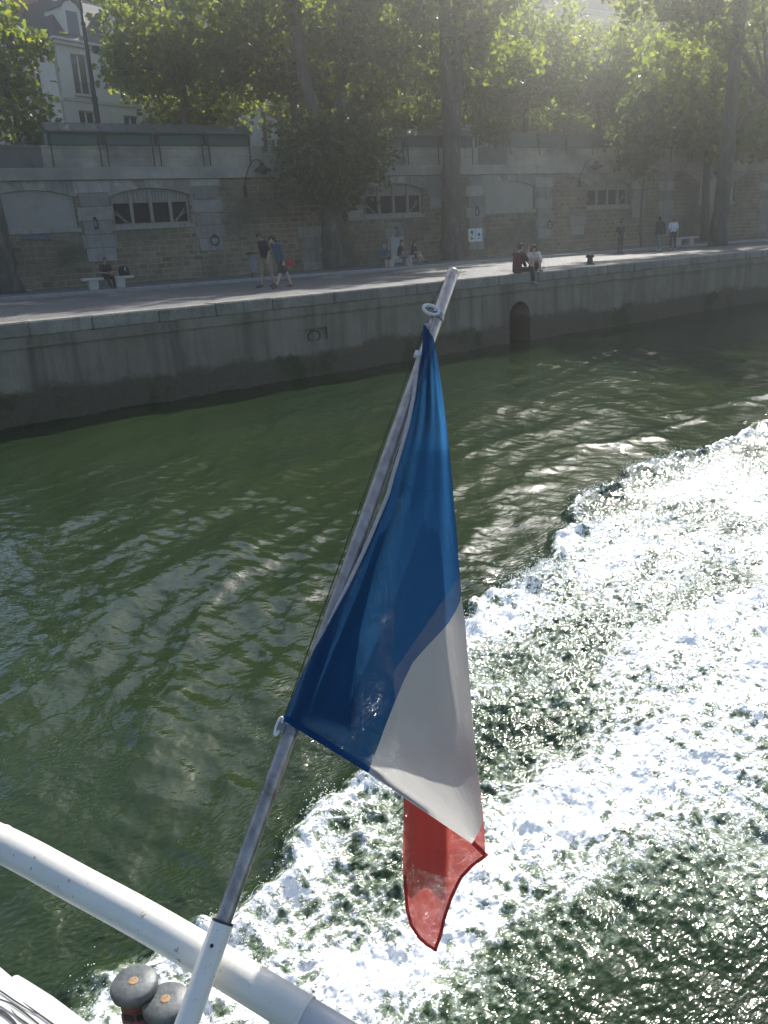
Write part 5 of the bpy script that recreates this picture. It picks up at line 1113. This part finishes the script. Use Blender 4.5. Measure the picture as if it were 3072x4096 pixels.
person('person','man in blue shirt on the left end of the trio bench',bench_pt(b2,-.98),185,1.72,sit_bench(wrR=(.02,.14,.56),elR=(.12,.12,.45),gripR=(0,0,.4)),0,'short',hairc=(.10,.07,.05),topc=(.07,.12,.20),sleeve=.9,bottom='shorts',botc=(.14,.13,.11),shoec=(.4,.38,.35),vox=.012,group='trio on the bench')
person('person','man in black T-shirt and grey shorts in the middle of the trio bench',bench_pt(b2,-.02,-.1),140,1.78,sit_bench(anR=(.10,.30,.05),toR=(.1,.41,.02),knL=(-.16,.22,.29),anL=(-.2,.22,.05)),1,'short',topc=(.02,.02,.024),bottom='shorts',botc=(.15,.17,.17),shoec=(.6,.6,.6),vox=.012,group='trio on the bench')
person('person','dark-haired woman in black dress with crossed legs at right of the trio bench',bench_pt(b2,.85),150,1.66,sit_bench(knL=(.01,.24,.33),anL=(.12,.40,.14),toL=(.16,.50,.10)),0,'long',hairc=(.03,.02,.018),topc=(.022,.022,.026),bottom='minis',botc=(.022,.022,.026),shoec=(.05,.04,.04),vox=.012,group='trio on the bench',female=True)
r=thing('backpack',np.array(b1)+WT*.72+np.array([0,0,.475]),'black backpack with pale strap on the left stone bench','backpack')
mb=MB(); mb.lathe((0,0,0),[(.20,0),(.235,.06),(.235,.2),(.19,.33),(.10,.39),(.02,.40)],16); o=mb.build('bag_body',pm((.02,.02,.024)),r,local=True,smooth=True); o.scale=(1,.7,1)
mb=MB(); mb.lathe((0,-.13,.05),[(.10,0),(.13,.05),(.12,.14),(.04,.17)],14); mb.build('front_pocket',pm((.03,.03,.034)),r,local=True,smooth=True); mb=MB(); mb.obox((-.02,-.205,.19),(1,0,.1),(0,1,.35),(-.1,-.35,1),.022,.006,.15); mb.build('strap',pm((.6,.6,.58)),r,local=True)
# people on the street behind the parapet
p=ground(108,640,45.2); person('person','man in dark clothes seen head and shoulders behind parapet at far left',p,100,1.74,stand(),1,'short',topc=(.10,.11,.12),vox=.014)
p=ground(1880,640,44.4); person('person','person in plain white shirt behind parapet right of the big trunk',p,60,1.76,stand(hed=(0,.06,.90),nek=(0,.03,.82)),0,'short',topc=(.75,.78,.82),sleeve=.9,vox=.014)
p=ground(1932,640,45.0); person('person','person in tan clothes behind parapet turned toward the white-shirted one',p,280,1.70,stand(wrR=(.08,.2,.72),elR=(.13,.1,.63)),1,'short',topc=(.35,.27,.20),vox=.014)
# pigeon by the kerb
pp=onz(112,1180,QZ); r=thing('pigeon',(pp[0],pp[1],QZ),'dark pigeon with pale wing pecking by the kerb at left','pigeon')
mb=MB(); capsule(mb,(0,-.07,.12),(0,.06,.14),.045,.055); capsule(mb,(0,.06,.15),(0,.11,.22),.04,.028); capsule(mb,(0,.115,.235),(0,.12,.24),.03,.028); capsule(mb,(0,.14,.235),(0,.165,.228),.01,.004); capsule(mb,(0,-.08,.12),(0,-.2,.10),.035,.015)
for q in (-.025,.025): capsule(mb,(q,0,.09),(q,.01,.015),.009,.007); capsule(mb,(q,.0,.01),(q,.04,.008),.008,.006)
remeshed(mb,'body',pm((.10,.11,.13)),r,.008)
for q in (-1,1): mb=MB(); capsule(mb,(q*.05,.04,.15),(q*.045,-.13,.12),.035,.012); mb.build('wing',pm((.40,.41,.43)),r,local=True,smooth=True)
r.rotation_euler=(0,0,R(80)); r.scale=(1.3,1.3,1.3)

# ------------------------------------------------------------------ scattering volume added to stand in for lens glare
mb=MB(); mb.box(-170,190,-170,190,-3.2,36)
hz_=mb.build('glare_haze',None); hz_['kind']='stuff'
hm=bpy.data.materials.new('glare_air'); hm.use_nodes=True; nt=hm.node_tree; nt.nodes.remove(nt.nodes['Principled BSDF']); pv=nt.nodes.new('ShaderNodeVolumePrincipled')
pv.inputs['Color'].default_value=(.99,.99,.97,1); pv.inputs['Density'].default_value=.0036; pv.inputs['Anisotropy'].default_value=.94
nt.links.new(pv.outputs[0],nt.nodes['Material Output'].inputs['Volume']); hz_.data.materials.append(hm)
